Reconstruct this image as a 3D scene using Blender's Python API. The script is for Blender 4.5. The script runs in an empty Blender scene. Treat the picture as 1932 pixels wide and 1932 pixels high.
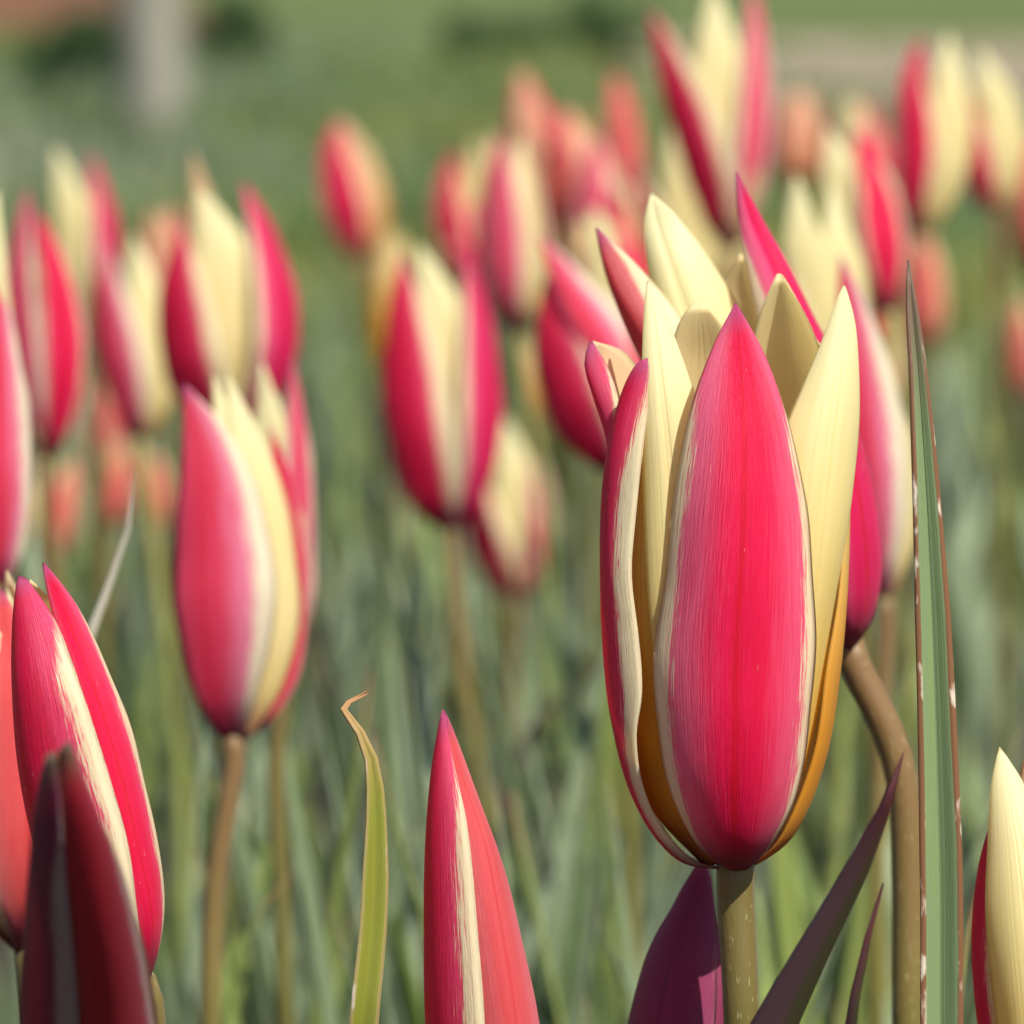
import bpy, math, random
import numpy as np
from mathutils import Vector, Matrix

scene = bpy.context.scene
COL = scene.collection
rng = np.random.default_rng(7)
random.seed(7)

# ------------------------------------------------------------------ camera
PXW = 1932.0                    # picture coordinates used for laying out the plants
FPX = 8721.0                    # focal length in those pixels
DIST = 0.45                     # focus distance (m)
CAM_Z = 0.31
PITCH = math.atan(1066.0 / FPX)
cam_d = bpy.data.cameras.new('camera')
cam = bpy.data.objects.new('camera', cam_d)
COL.objects.link(cam)
cam.location = (0, 0, CAM_Z)
cam.rotation_euler = (math.pi / 2 - PITCH, 0, 0)
cam_d.sensor_fit = 'HORIZONTAL'
cam_d.sensor_width = 17.3
cam_d.lens = 17.3 * FPX / PXW
cam_d.clip_start = 0.02
cam_d.clip_end = 400
cam_d.dof.use_dof = True
cam_d.dof.focus_distance = DIST - 0.008
cam_d.dof.aperture_fstop = cam_d.lens / 5.2      # 5.2 mm wide entrance pupil
scene.camera = cam

# ------------------------------------------------------------------ light
SUN_DIR = Vector((0.36, -0.47, 0.80)).normalized()     # towards the sun
ELEV = math.asin(SUN_DIR.z)
world = bpy.data.worlds.new('World')
scene.world = world
world.use_nodes = True
wn = world.node_tree
sky = wn.nodes.new('ShaderNodeTexSky')
sky.sky_type = 'NISHITA'
sky.sun_disc = False
sky.sun_elevation = ELEV
sky.sun_rotation = math.atan2(SUN_DIR.x, SUN_DIR.y)
wn.links.new(sky.outputs['Color'], wn.nodes['Background'].inputs['Color'])
wn.nodes['Background'].inputs['Strength'].default_value = 0.085
sun_d = bpy.data.lights.new('sun', 'SUN')
sun_d.energy = 5.0
sun_d.angle = math.radians(0.53)
sun_d.color = (1.0, 0.95, 0.87)
sun = bpy.data.objects.new('sun', sun_d)
COL.objects.link(sun)
sun.location = (1, -1, 3)
sun.rotation_euler = (-SUN_DIR).to_track_quat('-Z', 'Y').to_euler()

scene.view_settings.view_transform = 'Standard'
scene.view_settings.look = 'None'
scene.view_settings.gamma = 1
scene.view_settings.exposure = 0.58
scene.render.engine = 'CYCLES'
scene.cycles.use_denoising = True
scene.cycles.max_bounces = 7
scene.cycles.diffuse_bounces = 5
scene.cycles.transmission_bounces = 6
scene.cycles.use_adaptive_sampling = True
scene.cycles.adaptive_threshold = 0.02
scene.cycles.sample_clamp_indirect = 8

# ------------------------------------------------------------------ helpers
CF = np.array((0, math.cos(PITCH), -math.sin(PITCH)))
CR = np.array((1.0, 0, 0))
CU = np.array((0, math.sin(PITCH), math.cos(PITCH)))
C0 = np.array((0, 0, CAM_Z))


def P(px, py, s=1.0, d=0.0):
    """point seen at picture position px, py; s times the focus distance away, plus d millimetres"""
    z = DIST * s + d * 1e-3
    return C0 + CF * z + CR * ((px - 966) / FPX * z) + CU * ((966 - py) / FPX * z)


def catmull(pts, n):
    pts = np.asarray(pts, float)
    seg = np.linalg.norm(np.diff(pts, axis=0), axis=1)
    t = np.concatenate([[0], np.cumsum(np.maximum(seg, 1e-7))])
    t /= t[-1]
    q = np.linspace(0, 1, n)
    m = np.zeros_like(pts)
    m[1:-1] = (pts[2:] - pts[:-2]) / (t[2:] - t[:-2])[:, None]
    m[0] = (pts[1] - pts[0]) / (t[1] - t[0])
    m[-1] = (pts[-1] - pts[-2]) / (t[-1] - t[-2])
    i = np.clip(np.searchsorted(t, q, side='right') - 1, 0, len(t) - 2)
    h = (t[i + 1] - t[i])[:, None]
    x = ((q - t[i]) / (t[i + 1] - t[i]))[:, None]
    return ((2 * x**3 - 3 * x**2 + 1) * pts[i] + (x**3 - 2 * x**2 + x) * h * m[i]
            + (-2 * x**3 + 3 * x**2) * pts[i + 1] + (x**3 - x**2) * h * m[i + 1])


def norm(a):
    return a / np.maximum(np.linalg.norm(a, axis=-1, keepdims=True), 1e-12)


def shell_mesh(name, S, thick, mats, flip=False):
    """thin closed sheet around the grid S[v,u]; mats = (outer side, inner side)"""
    nv, nu, _ = S.shape
    N = norm(np.cross(np.gradient(S, axis=1), np.gradient(S, axis=0)))
    if flip:
        N = -N
    u = np.linspace(-1, 1, nu)
    v = np.linspace(0, 1, nv)
    prof = np.sqrt(np.clip(1 - u**6, 0, 1))[None, :] * np.sqrt(np.clip(1 - (2 * v - 1)**10, 0, 1))[:, None]
    off = N * (prof * thick * 0.5)[..., None]
    outer = (S + off).reshape(-1, 3)
    inner = (S - off).reshape(-1, 3)
    idx = np.arange(nv * nu).reshape(nv, nu)
    border = np.zeros((nv, nu), bool)
    border[0] = border[-1] = True
    border[:, 0] = border[:, -1] = True
    outer[border.ravel()] = S.reshape(-1, 3)[border.ravel()]
    idx2 = np.where(border, idx, 0)
    k = nv * nu
    inn = ~border
    idx2[inn] = k + np.arange(inn.sum())
    verts = np.vstack([outer, inner[inn.ravel()]])
    def quads(ix, rev):
        q = np.stack([ix[:-1, :-1], ix[:-1, 1:], ix[1:, 1:], ix[1:, :-1]], -1).reshape(-1, 4)
        return q[:, ::-1] if rev else q
    fo = quads(idx, flip)
    fi = quads(idx2, not flip)
    faces = np.vstack([fo, fi])
    me = bpy.data.meshes.new(name)
    me.vertices.add(len(verts))
    me.vertices.foreach_set('co', verts.ravel())
    me.loops.add(faces.size)
    me.loops.foreach_set('vertex_index', faces.ravel().astype(np.int32))
    me.polygons.add(len(faces))
    me.polygons.foreach_set('loop_start', np.arange(0, faces.size, 4, dtype=np.int32))
    me.polygons.foreach_set('loop_total', np.full(len(faces), 4, np.int32))
    uu, vv = np.meshgrid((u + 1) / 2, v)
    uv = np.stack([uu, vv], -1).reshape(-1, 2)
    uvall = np.vstack([uv, uv[inn.ravel()]])
    ul = me.uv_layers.new(name='UVMap')
    ul.data.foreach_set('uv', uvall[faces.ravel()].ravel())
    for m in mats:
        me.materials.append(m)
    if len(mats) > 1:
        me.polygons.foreach_set('material_index', np.concatenate([np.zeros(len(fo)), np.ones(len(fi))]).astype(np.int32))
    me.polygons.foreach_set('use_smooth', np.ones(len(faces), bool))
    me.update()
    me.validate()
    return me


def tube_mesh(name, pts, radii, mat, nseg=10, n=24, knob=0.0):
    c = catmull(pts, n)
    r = np.interp(np.linspace(0, 1, n), np.linspace(0, 1, len(radii)), radii)
    T = norm(np.gradient(c, axis=0))
    ref = np.array((0.0, 1.0, 0.0))
    A = norm(np.cross(T, ref))
    B = np.cross(T, A)
    a = np.linspace(0, 2 * math.pi, nseg, endpoint=False)
    ring = c[:, None] + r[:, None, None] * (A[:, None] * np.cos(a)[None, :, None] + B[:, None] * np.sin(a)[None, :, None])
    verts = ring.reshape(-1, 3).tolist()
    faces = []
    uvs = []
    for i in range(n - 1):
        for j in range(nseg):
            k = (j + 1) % nseg
            faces.append((i * nseg + j, i * nseg + k, (i + 1) * nseg + k, (i + 1) * nseg + j))
            u0, u1 = j / nseg, (j + 1) / nseg
            v0, v1 = i / (n - 1), (i + 1) / (n - 1)
            uvs += [(u0, v0), (u1, v0), (u1, v1), (u0, v1)]
    faces.append(tuple(range(nseg))[::-1]); uvs += [(0, 0)] * nseg
    faces.append(tuple((n - 1) * nseg + j for j in range(nseg))); uvs += [(0, 1)] * nseg
    me = bpy.data.meshes.new(name)
    me.from_pydata(verts, [], faces)
    ul = me.uv_layers.new(name='UVMap')
    ul.data.foreach_set('uv', np.array(uvs, float).ravel())
    me.materials.append(mat)
    me.polygons.foreach_set('use_smooth', np.ones(len(faces), bool))
    me.update()
    return me


def obj(name, me, parent=None):
    o = bpy.data.objects.new(name, me)
    COL.objects.link(o)
    if parent is not None:
        o.parent = parent
        if me is not None and parent.type == 'EMPTY':
            o.matrix_parent_inverse = Matrix.Translation(-parent.location)
    return o


def thing(name, loc, label, cat, group=None):
    o = bpy.data.objects.new(name, None)
    o.empty_display_size = 0.01
    COL.objects.link(o)
    o.location = [float(x) for x in loc]
    o['label'] = label
    o['category'] = cat
    if group:
        o['group'] = group
    return o


# ------------------------------------------------------------------ materials
class NT:
    def __init__(self, name):
        self.m = bpy.data.materials.new(name)
        self.m.use_nodes = True
        self.t = self.m.node_tree
        self.t.nodes.clear()

    def n(self, kind, **kw):
        nd = self.t.nodes.new(kind)
        for k, v in kw.items():
            setattr(nd, k, v)
        return nd

    def link(self, a, b):
        self.t.links.new(a, b)

    def put(self, sock, val):
        if isinstance(val, bpy.types.NodeSocket):
            self.link(val, sock)
        else:
            sock.default_value = val

    def math(self, op, a, b=0.0, c=0.0, clamp=False):
        nd = self.n('ShaderNodeMath', operation=op)
        nd.use_clamp = clamp
        self.put(nd.inputs[0], a)
        self.put(nd.inputs[1], b)
        self.put(nd.inputs[2], c)
        return nd.outputs[0]

    def step(self, x, lo, hi):
        nd = self.n('ShaderNodeMapRange', interpolation_type='SMOOTHSTEP')
        self.put(nd.inputs[0], x)
        self.put(nd.inputs[1], lo)
        self.put(nd.inputs[2], hi)
        return nd.outputs[0]

    def mix(self, f, a, b):
        nd = self.n('ShaderNodeMix', data_type='RGBA')
        self.put(nd.inputs[0], f)
        self.put(nd.inputs[6], a if not isinstance(a, tuple) else (*a, 1))
        self.put(nd.inputs[7], b if not isinstance(b, tuple) else (*b, 1))
        return nd.outputs[2]

    def uv(self):
        nd = self.n('ShaderNodeUVMap')
        sp = self.n('ShaderNodeSeparateXYZ')
        self.link(nd.outputs[0], sp.inputs[0])
        return sp.outputs[0], sp.outputs[1]

    def vec(self, x, y, z=0.0):
        nd = self.n('ShaderNodeCombineXYZ')
        self.put(nd.inputs[0], x)
        self.put(nd.inputs[1], y)
        self.put(nd.inputs[2], z)
        return nd.outputs[0]

    def noise(self, vec, scale, detail=3.0, rough=0.55):
        nd = self.n('ShaderNodeTexNoise')
        if vec is not None:
            self.link(vec, nd.inputs['Vector'])
        nd.inputs['Scale'].default_value = scale
        nd.inputs['Detail'].default_value = detail
        nd.inputs['Roughness'].default_value = rough
        return nd.outputs['Fac']

    def rand(self):
        return self.n('ShaderNodeObjectInfo').outputs['Random']

    def bump(self, h, strength, dist):
        nd = self.n('ShaderNodeBump')
        nd.inputs['Strength'].default_value = strength
        nd.inputs['Distance'].default_value = dist
        self.link(h, nd.inputs['Height'])
        return nd.outputs[0]

    def out(self, color, rough=0.5, spec=0.5, sheen=0.0, sheen_tint=(1, 1, 1), trans=0.0, tcol=None, bump=None):
        p = self.n('ShaderNodeBsdfPrincipled')
        self.put(p.inputs['Base Color'], color if not isinstance(color, tuple) else (*color, 1))
        self.put(p.inputs['Roughness'], rough)
        self.put(p.inputs['Specular IOR Level'], spec)
        if sheen:
            p.inputs['Sheen Weight'].default_value = sheen
            p.inputs['Sheen Roughness'].default_value = 0.4
            p.inputs['Sheen Tint'].default_value = (*sheen_tint, 1)
        if bump is not None:
            self.link(bump, p.inputs['Normal'])
        o = self.n('ShaderNodeOutputMaterial')
        if trans:
            t = self.n('ShaderNodeBsdfTranslucent')
            tc = color if tcol is None else tcol
            self.put(t.inputs['Color'], tc if not isinstance(tc, tuple) else (*tc, 1))
            mx = self.n('ShaderNodeMixShader')
            mx.inputs[0].default_value = trans
            self.link(p.outputs[0], mx.inputs[1])
            self.link(t.outputs[0], mx.inputs[2])
            self.link(mx.outputs[0], o.inputs[0])
        else:
            self.link(p.outputs[0], o.inputs[0])
        return self.m


CREAM = (0.87, 0.78, 0.36)
CREAM_HI = (0.90, 0.86, 0.55)
YEL = (0.85, 0.57, 0.08)


def red_petal(name, bw=0.74, red=(0.78, 0.006, 0.075), deep=(0.66, 0.003, 0.015), pink=(0.84, 0.10, 0.23), margin=(0.84, 0.76, 0.50),
              base=(0.20, 0.012, 0.05), tipc=(0.50, 0.10, 0.25), scar=0.0, spread=0.13, shift=0.0, left_pink=0.0):
    t = NT(name)
    u, v = t.uv()
    s = t.math('MULTIPLY_ADD', u, 2.0, -1.0)
    x = t.math('ABSOLUTE', t.math('SUBTRACT', s, shift))
    r = t.rand()
    off = t.math('MULTIPLY', r, 17.0)
    # streaks run up and slightly outwards from the middle line
    sv = t.math('SUBTRACT', v, t.math('MULTIPLY', x, 0.24))
    fib = t.noise(t.vec(t.math('MULTIPLY', s, 38.0), t.math('MULTIPLY', sv, 7.0), off), 1.0, 3.0, 0.6)
    fine = t.noise(t.vec(t.math('MULTIPLY', s, 80.0), t.math('MULTIPLY', sv, 22.0), off), 1.0, 3.0, 0.65)
    broad = t.noise(t.vec(t.math('MULTIPLY', s, 3.0), t.math('MULTIPLY', v, 3.5), off), 1.0, 2.0)
    edge = t.math('ADD', x, t.math('MULTIPLY', t.math('SUBTRACT', fib, 0.5), spread * 2.4))
    edge = t.math('ADD', edge, t.math('MULTIPLY', t.math('SUBTRACT', fine, 0.5), spread * 3.2))
    edge = t.math('ADD', edge, t.math('MULTIPLY', t.math('SUBTRACT', broad, 0.5), 0.16))
    tipw = t.step(v, 0.72, 0.98)
    lim = t.math('ADD', t.math('MULTIPLY_ADD', r, 0.08, bw - 0.04), t.math('MULTIPLY', tipw, 0.3))
    mask = t.step(edge, t.math('SUBTRACT', lim, 0.05), t.math('ADD', lim, 0.06))
    pk = t.math('MULTIPLY', t.step(t.math('ADD', x, t.math('MULTIPLY', t.math('SUBTRACT', fib, 0.5), 0.5)), 0.25, 0.85), 0.75)
    pk = t.math('ADD', pk, t.math('MULTIPLY', t.step(fine, 0.58, 0.8), 0.35), clamp=True)
    if left_pink:  # more pink towards the left edge of the petal
        pk = t.math('ADD', pk, t.math('MULTIPLY', t.step(t.math('ADD', t.math('MULTIPLY', s, -1.0), t.math('MULTIPLY', t.math('SUBTRACT', fine, 0.5), 0.7)), 0.05, 0.75), left_pink), clamp=True)
    col = t.mix(pk, red, pink)
    mid = t.math('MULTIPLY', t.step(t.math('SUBTRACT', 1.0, x), 0.91, 1.0), t.math('MULTIPLY_ADD', fib, 0.9, 0.25), clamp=True)
    col = t.mix(mid, col, deep)
    col = t.mix(t.math('MULTIPLY', t.step(broad, 0.45, 0.75), 0.35), col, deep)
    col = t.mix(mask, col, margin)
    bs = t.math('SUBTRACT', 1.0, t.step(t.math('ADD', v, t.math('MULTIPLY', t.math('SUBTRACT', broad, 0.5), 0.06)), 0.03, 0.16))
    col = t.mix(t.math('MULTIPLY', bs, 0.85), col, base)
    col = t.mix(t.math('MULTIPLY', t.step(v, 0.93, 1.0), 0.85), col, tipc)
    if scar:
        sc = t.noise(t.vec(t.math('MULTIPLY', s, 9.0), t.math('MULTIPLY', v, 5.0), off), 1.0, 5.0, 0.7)
        col = t.mix(t.math('MULTIPLY', t.step(sc, 0.66, 0.70), scar), col, (0.62, 0.42, 0.12))
    sp = t.noise(t.vec(t.math('MULTIPLY', s, 26.0), t.math('MULTIPLY', v, 30.0), off), 1.0, 1.0)
    col = t.mix(t.math('MULTIPLY', t.step(sp, 0.78, 0.82), 0.45), col, (0.85, 0.7, 0.6))
    ridge = t.math('ADD', t.math('MULTIPLY', fib, 0.6), t.math('MULTIPLY', fine, 0.4))
    b = t.bump(ridge, 0.55, 0.0005)
    return t.out(col, rough=t.math('MULTIPLY_ADD', fine, 0.25, 0.38), spec=0.34, sheen=0.06, sheen_tint=(1.0, 0.6, 0.72), trans=0.45, bump=b)


def cream_petal(name, lo=YEL, mid=CREAM, hi=CREAM_HI, base=(0.30, 0.06, 0.03), y0=0.12, y1=0.62, blush=0.0):
    t = NT(name)
    u, v = t.uv()
    s = t.math('MULTIPLY_ADD', u, 2.0, -1.0)
    x = t.math('ABSOLUTE', s)
    r = t.rand()
    off = t.math('MULTIPLY', r, 23.0)
    fib = t.noise(t.vec(t.math('MULTIPLY', s, 16.0), t.math('MULTIPLY', v, 1.6), off), 1.0, 3.0)
    fine = t.noise(t.vec(t.math('MULTIPLY', s, 70.0), t.math('MULTIPLY', v, 5.0), off), 1.0, 2.0)
    vv = t.math('ADD', v, t.math('MULTIPLY', t.math('SUBTRACT', fib, 0.5), 0.3))
    col = t.mix(t.step(vv, y0, y1), lo, mid)
    col = t.mix(t.step(vv, 0.5, 1.0), col, hi)
    col = t.mix(t.math('MULTIPLY', t.step(fine, 0.5, 0.85), 0.12), col, lo)
    rib = t.math('ADD', t.step(t.math('ABSOLUTE', t.math('SUBTRACT', x, 0.09)), 0.05, 0.0), t.math('MULTIPLY', t.step(t.math('ABSOLUTE', t.math('SUBTRACT', x, 0.34)), 0.04, 0.0), 0.5))
    col = t.mix(t.math('MULTIPLY', rib, 0.13), col, lo)
    if blush:
        col = t.mix(t.math('MULTIPLY', t.step(x, 0.7, 0.1), blush), col, (0.75, 0.15, 0.15))
    bs = t.math('SUBTRACT', 1.0, t.step(t.math('ADD', v, t.math('MULTIPLY', t.math('SUBTRACT', fib, 0.5), 0.1)), 0.02, 0.16))
    col = t.mix(t.math('MULTIPLY', bs, 0.8), col, base)
    h = t.math('ADD', t.math('MULTIPLY', rib, -0.5), t.math('ADD', t.math('MULTIPLY', fib, 0.5), t.math('MULTIPLY', fine, 0.15)))
    b = t.bump(h, 0.3, 0.0003)
    return t.out(col, rough=0.5, spec=0.4, sheen=0.03, trans=0.56, bump=b)


M_RED = red_petal('petal_red')
M_RED_WIDE = red_petal('petal_red_wide_margin', bw=0.62, spread=0.18)
M_RED_SCAR = red_petal('petal_red_scarred', bw=0.84, scar=0.8)
M_BUD = red_petal('petal_red_bud', bw=0.72, spread=0.15)
M_RED_R = red_petal('petal_rose_right', bw=0.95, shift=0.36, red=(0.74, 0.01, 0.12), pink=(0.80, 0.16, 0.32))
M_RED_L = red_petal('petal_red_left', bw=0.85, shift=-0.36, spread=0.2)
M_PINK_L = red_petal('petal_pink_left', bw=0.95, shift=-0.40, red=(0.80, 0.05, 0.12), deep=(0.74, 0.01, 0.04), pink=(0.84, 0.30, 0.46), margin=(0.86, 0.80, 0.62), spread=0.25)
M_CORAL_L = red_petal('petal_coral_left', bw=0.85, shift=-0.45, red=(0.74, 0.05, 0.07), deep=(0.64, 0.02, 0.03), pink=(0.80, 0.22, 0.24), margin=(0.86, 0.80, 0.52))
M_BUD_CORAL = red_petal('petal_coral_bud', bw=0.97, red=(0.74, 0.11, 0.12), deep=(0.68, 0.06, 0.06), pink=(0.80, 0.24, 0.28), margin=(0.84, 0.6, 0.42), spread=0.2)
M_BUD_SHADE_RED = red_petal('petal_shade_maroon_bud', bw=0.80, red=(0.34, 0.012, 0.025), deep=(0.26, 0.008, 0.015), pink=(0.34, 0.04, 0.07), margin=(0.40, 0.27, 0.25), tipc=(0.13, 0.12, 0.07), spread=0.12)  # red petal darkened to maroon: the bud's shade is put into its colour
M_BUD_SHADE_PURPLE = red_petal('petal_shade_purple_bud', bw=0.72, red=(0.17, 0.008, 0.045), deep=(0.12, 0.006, 0.035), pink=(0.2, 0.02, 0.07), margin=(0.36, 0.26, 0.26), tipc=(0.13, 0.12, 0.07), spread=0.12)  # side petal of the same bud, shade painted in as dark purple
M_CORAL = red_petal('petal_coral', bw=0.80, red=(0.76, 0.10, 0.10), deep=(0.68, 0.05, 0.05), pink=(0.82, 0.26, 0.26), margin=(0.84, 0.66, 0.42))
M_PINK = red_petal('petal_pink', bw=0.70, red=(0.80, 0.09, 0.17), deep=(0.72, 0.02, 0.06), pink=(0.82, 0.28, 0.42), margin=(0.84, 0.74, 0.56), spread=0.2)
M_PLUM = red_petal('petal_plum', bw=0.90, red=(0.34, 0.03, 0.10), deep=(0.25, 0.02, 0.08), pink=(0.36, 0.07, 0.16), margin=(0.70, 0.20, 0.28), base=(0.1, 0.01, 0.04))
M_CREAM = cream_petal('petal_cream')
M_CREAM_SOFT = cream_petal('petal_cream_soft', lo=(0.86, 0.70, 0.28), mid=(0.88, 0.80, 0.42), base=(0.66, 0.26, 0.18), y0=0.0, y1=0.35)
M_CREAM_BACK = cream_petal('petal_cream_inside', lo=(0.85, 0.60, 0.14), mid=(0.86, 0.70, 0.34), hi=(0.86, 0.73, 0.42), y0=0.05, y1=0.5)
M_ORANGE = cream_petal('petal_golden', lo=(0.72, 0.36, 0.04), mid=(0.80, 0.60, 0.20), hi=(0.80, 0.68, 0.38), y0=0.25, y1=0.8)
M_APRICOT = cream_petal('petal_apricot', lo=(0.80, 0.42, 0.10), mid=(0.80, 0.58, 0.28), hi=(0.8, 0.66, 0.4), blush=0.35)


def stem_mat(name, a, b, c=None):
    t = NT(name)
    u, v = t.uv()
    n1 = t.noise(t.vec(t.math('MULTIPLY', u, 12.0), t.math('MULTIPLY', v, 30.0), t.math('MULTIPLY', t.rand(), 9.0)), 1.0, 3.0)
    n2 = t.noise(t.vec(t.math('MULTIPLY', u, 40.0), t.math('MULTIPLY', v, 160.0), t.rand()), 1.0, 2.0)
    f = t.math('ADD', t.step(v, 0.74, 1.0), t.math('MULTIPLY', t.math('SUBTRACT', n1, 0.5), 0.6), clamp=True)
    col = t.mix(f, a, b)
    n3 = t.noise(t.vec(t.math('MULTIPLY', u, 3.0), t.math('MULTIPLY', v, 7.0), t.math('MULTIPLY', t.rand(), 5.0)), 1.0, 2.0)
    col = t.mix(t.math('MULTIPLY', t.step(n3, 0.52, 0.75), 0.3), col, (0.19, 0.085, 0.045))
    col = t.mix(t.math('MULTIPLY', t.step(n2, 0.62, 0.72), 0.5), col, (0.42, 0.38, 0.18))
    return t.out(col, rough=0.52, spec=0.4, sheen=0.15, trans=0.08, bump=t.bump(n2, 0.25, 0.0002))


M_STEM = stem_mat('stem_olive', (0.12, 0.12, 0.022), (0.14, 0.105, 0.026))
M_STEM_BROWN = stem_mat('stem_brown', (0.15, 0.14, 0.026), (0.18, 0.10, 0.036))
M_PISTIL = stem_mat('pistil', (0.30, 0.33, 0.10), (0.42, 0.38, 0.12))
M_STEM_GREEN = stem_mat('stem_green', (0.22, 0.26, 0.06), (0.26, 0.22, 0.06))


def leaf_mat(name, a, b, margin=None, flank=None, tip=None, trans=0.16, sheen=0.03, yel=(0.2, 0.26, 0.05)):
    t = NT(name)
    u, v = t.uv()
    s = t.math('MULTIPLY_ADD', u, 2.0, -1.0)
    x = t.math('ABSOLUTE', s)
    r = t.rand()
    off = t.math('MULTIPLY', r, 31.0)
    fib = t.noise(t.vec(t.math('MULTIPLY', s, 14.0), t.math('MULTIPLY', v, 2.0), off), 1.0, 3.0)
    blot = t.noise(t.vec(t.math('MULTIPLY', s, 2.0), t.math('MULTIPLY', v, 9.0), off), 1.0, 4.0)
    fine = t.noise(t.vec(t.math('MULTIPLY', s, 30.0), t.math('MULTIPLY', v, 140.0), off), 1.0, 2.0)
    col = t.mix(t.math('ADD', t.math('MULTIPLY', fib, 0.5), t.math('MULTIPLY', t.math('SUBTRACT', r, 0.25), 0.9), clamp=True), a, b)
    col = t.mix(t.math('MULTIPLY', t.step(blot, 0.52, 0.75), 0.3), col, yel)
    col = t.mix(t.math('MULTIPLY', t.step(fine, 0.42, 0.62), 0.3), col, a)
    if flank:
        col = t.mix(t.step(t.math('ADD', s, t.math('MULTIPLY', t.math('SUBTRACT', blot, 0.5), 0.6)), -0.3, 0.5), flank, col)
    if margin:
        me = t.math('ADD', x, t.math('MULTIPLY', t.math('SUBTRACT', blot, 0.5), 0.25))
        mk = t.step(me, 0.82, 0.89)
        spk = t.noise(t.vec(t.math('MULTIPLY', s, 3.0), t.math('MULTIPLY', v, 70.0), off), 1.0, 3.0)
        mc = t.mix(t.step(spk, 0.55, 0.68), margin, (0.55, 0.47, 0.36))
        col = t.mix(mk, col, mc)
    if tip:
        col = t.mix(t.step(v, 0.93, 1.0), col, tip)
    h = t.math('ADD', t.math('MULTIPLY', fib, 0.8), t.math('MULTIPLY', fine, 0.2))
    return t.out(col, rough=0.5, spec=0.35, sheen=sheen, sheen_tint=(0.95, 1.0, 0.9), trans=trans, tcol=yel, bump=t.bump(h, 0.4, 0.0004))


M_LEAF = leaf_mat('leaf_glaucous', (0.085, 0.13, 0.045), (0.40, 0.47, 0.31), tip=(0.3, 0.24, 0.12))
M_LEAF_GREEN = leaf_mat('leaf_green', (0.14, 0.20, 0.04), (0.26, 0.30, 0.08), tip=(0.35, 0.2, 0.1), sheen=0.05)
M_LEAF_EDGE = leaf_mat('leaf_brown_margin', (0.14, 0.20, 0.085), (0.23, 0.30, 0.16), margin=(0.17, 0.075, 0.03), tip=(0.15, 0.09, 0.06), trans=0.08)
M_LEAF_DARK = leaf_mat('leaf_purple_green', (0.035, 0.045, 0.014), (0.045, 0.035, 0.016), flank=(0.055, 0.026, 0.03), tip=(0.075, 0.014, 0.018), trans=0.05, sheen=0.0, yel=(0.05, 0.065, 0.016))
M_LEAF_PALE = leaf_mat('leaf_bleached', (0.50, 0.46, 0.36), (0.62, 0.58, 0.48), trans=0.2, yel=(0.45, 0.42, 0.22))
M_LEAF_OLIVE = leaf_mat('leaf_olive_speckled', (0.20, 0.22, 0.025), (0.27, 0.27, 0.04), margin=(0.33, 0.27, 0.10), tip=(0.42, 0.22, 0.1), sheen=0.0, yel=(0.42, 0.38, 0.14))


# ------------------------------------------------------------------ ground
def ground_mat():
    t = NT('ground_soil_and_turf')
    g = t.n('ShaderNodeNewGeometry').outputs['Position']
    sp = t.n('ShaderNodeSeparateXYZ')
    t.link(g, sp.inputs[0])
    n1 = t.noise(g, 1.3, 4.0)
    n2 = t.noise(g, 60.0, 5.0, 0.65)
    soil = t.mix(n2, (0.03, 0.024, 0.018), (0.085, 0.066, 0.05))
    turf = t.mix(n1, (0.07, 0.11, 0.035), (0.15, 0.17, 0.06))
    f = t.step(t.math('ADD', sp.outputs[1], t.math('MULTIPLY', t.math('SUBTRACT', n1, 0.5), 0.8)), 1.9, 2.6)
    col = t.mix(f, soil, turf)
    return t.out(col, rough=0.95, spec=0.1, bump=t.bump(n2, 0.8, 0.02))


def grid_sheet(name, x0, x1, y0, y1, nx, ny, zf, mat):
    xs = np.linspace(x0, x1, nx)
    ys = np.linspace(y0, y1, ny)
    X, Y = np.meshgrid(xs, ys)
    Z = zf(X, Y)
    me = bpy.data.meshes.new(name)
    idx = np.arange(nx * ny).reshape(ny, nx)
    q = np.stack([idx[:-1, :-1], idx[:-1, 1:], idx[1:, 1:], idx[1:, :-1]], -1).reshape(-1, 4)
    me.from_pydata(np.stack([X, Y, Z], -1).reshape(-1, 3).tolist(), [], q.tolist())
    me.materials.append(mat)
    me.polygons.foreach_set('use_smooth', np.ones(len(q), bool))
    return me


M_GROUND = ground_mat()
g = obj('ground', grid_sheet('ground', -120, 120, -20, 220, 60, 60, lambda X, Y: X * 0.0, M_GROUND))
g['kind'] = 'structure'

# bare path, pinkish dry earth, far behind on the right
t = NT('dry_earth')
gp = t.n('ShaderNodeNewGeometry').outputs['Position']
M_PATH = t.out(t.mix(t.noise(gp, 3.0, 5.0), (0.22, 0.17, 0.12), (0.40, 0.31, 0.24)), rough=0.95, spec=0.1)
pth = obj('path', grid_sheet('path', 0.45, 12.0, 8.2, 15, 60, 60,
          lambda X, Y: 0.006 + 0.0 * X, M_PATH))
for vx in pth.data.vertices:          # wavering left end
    k = (12.0 - vx.co.x) / 11.55
    vx.co.x += k * 0.35 * math.sin(vx.co.y * 2.1) + k * 0.25 * math.sin(vx.co.y * 5.3)
pth['kind'] = 'structure'

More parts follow.
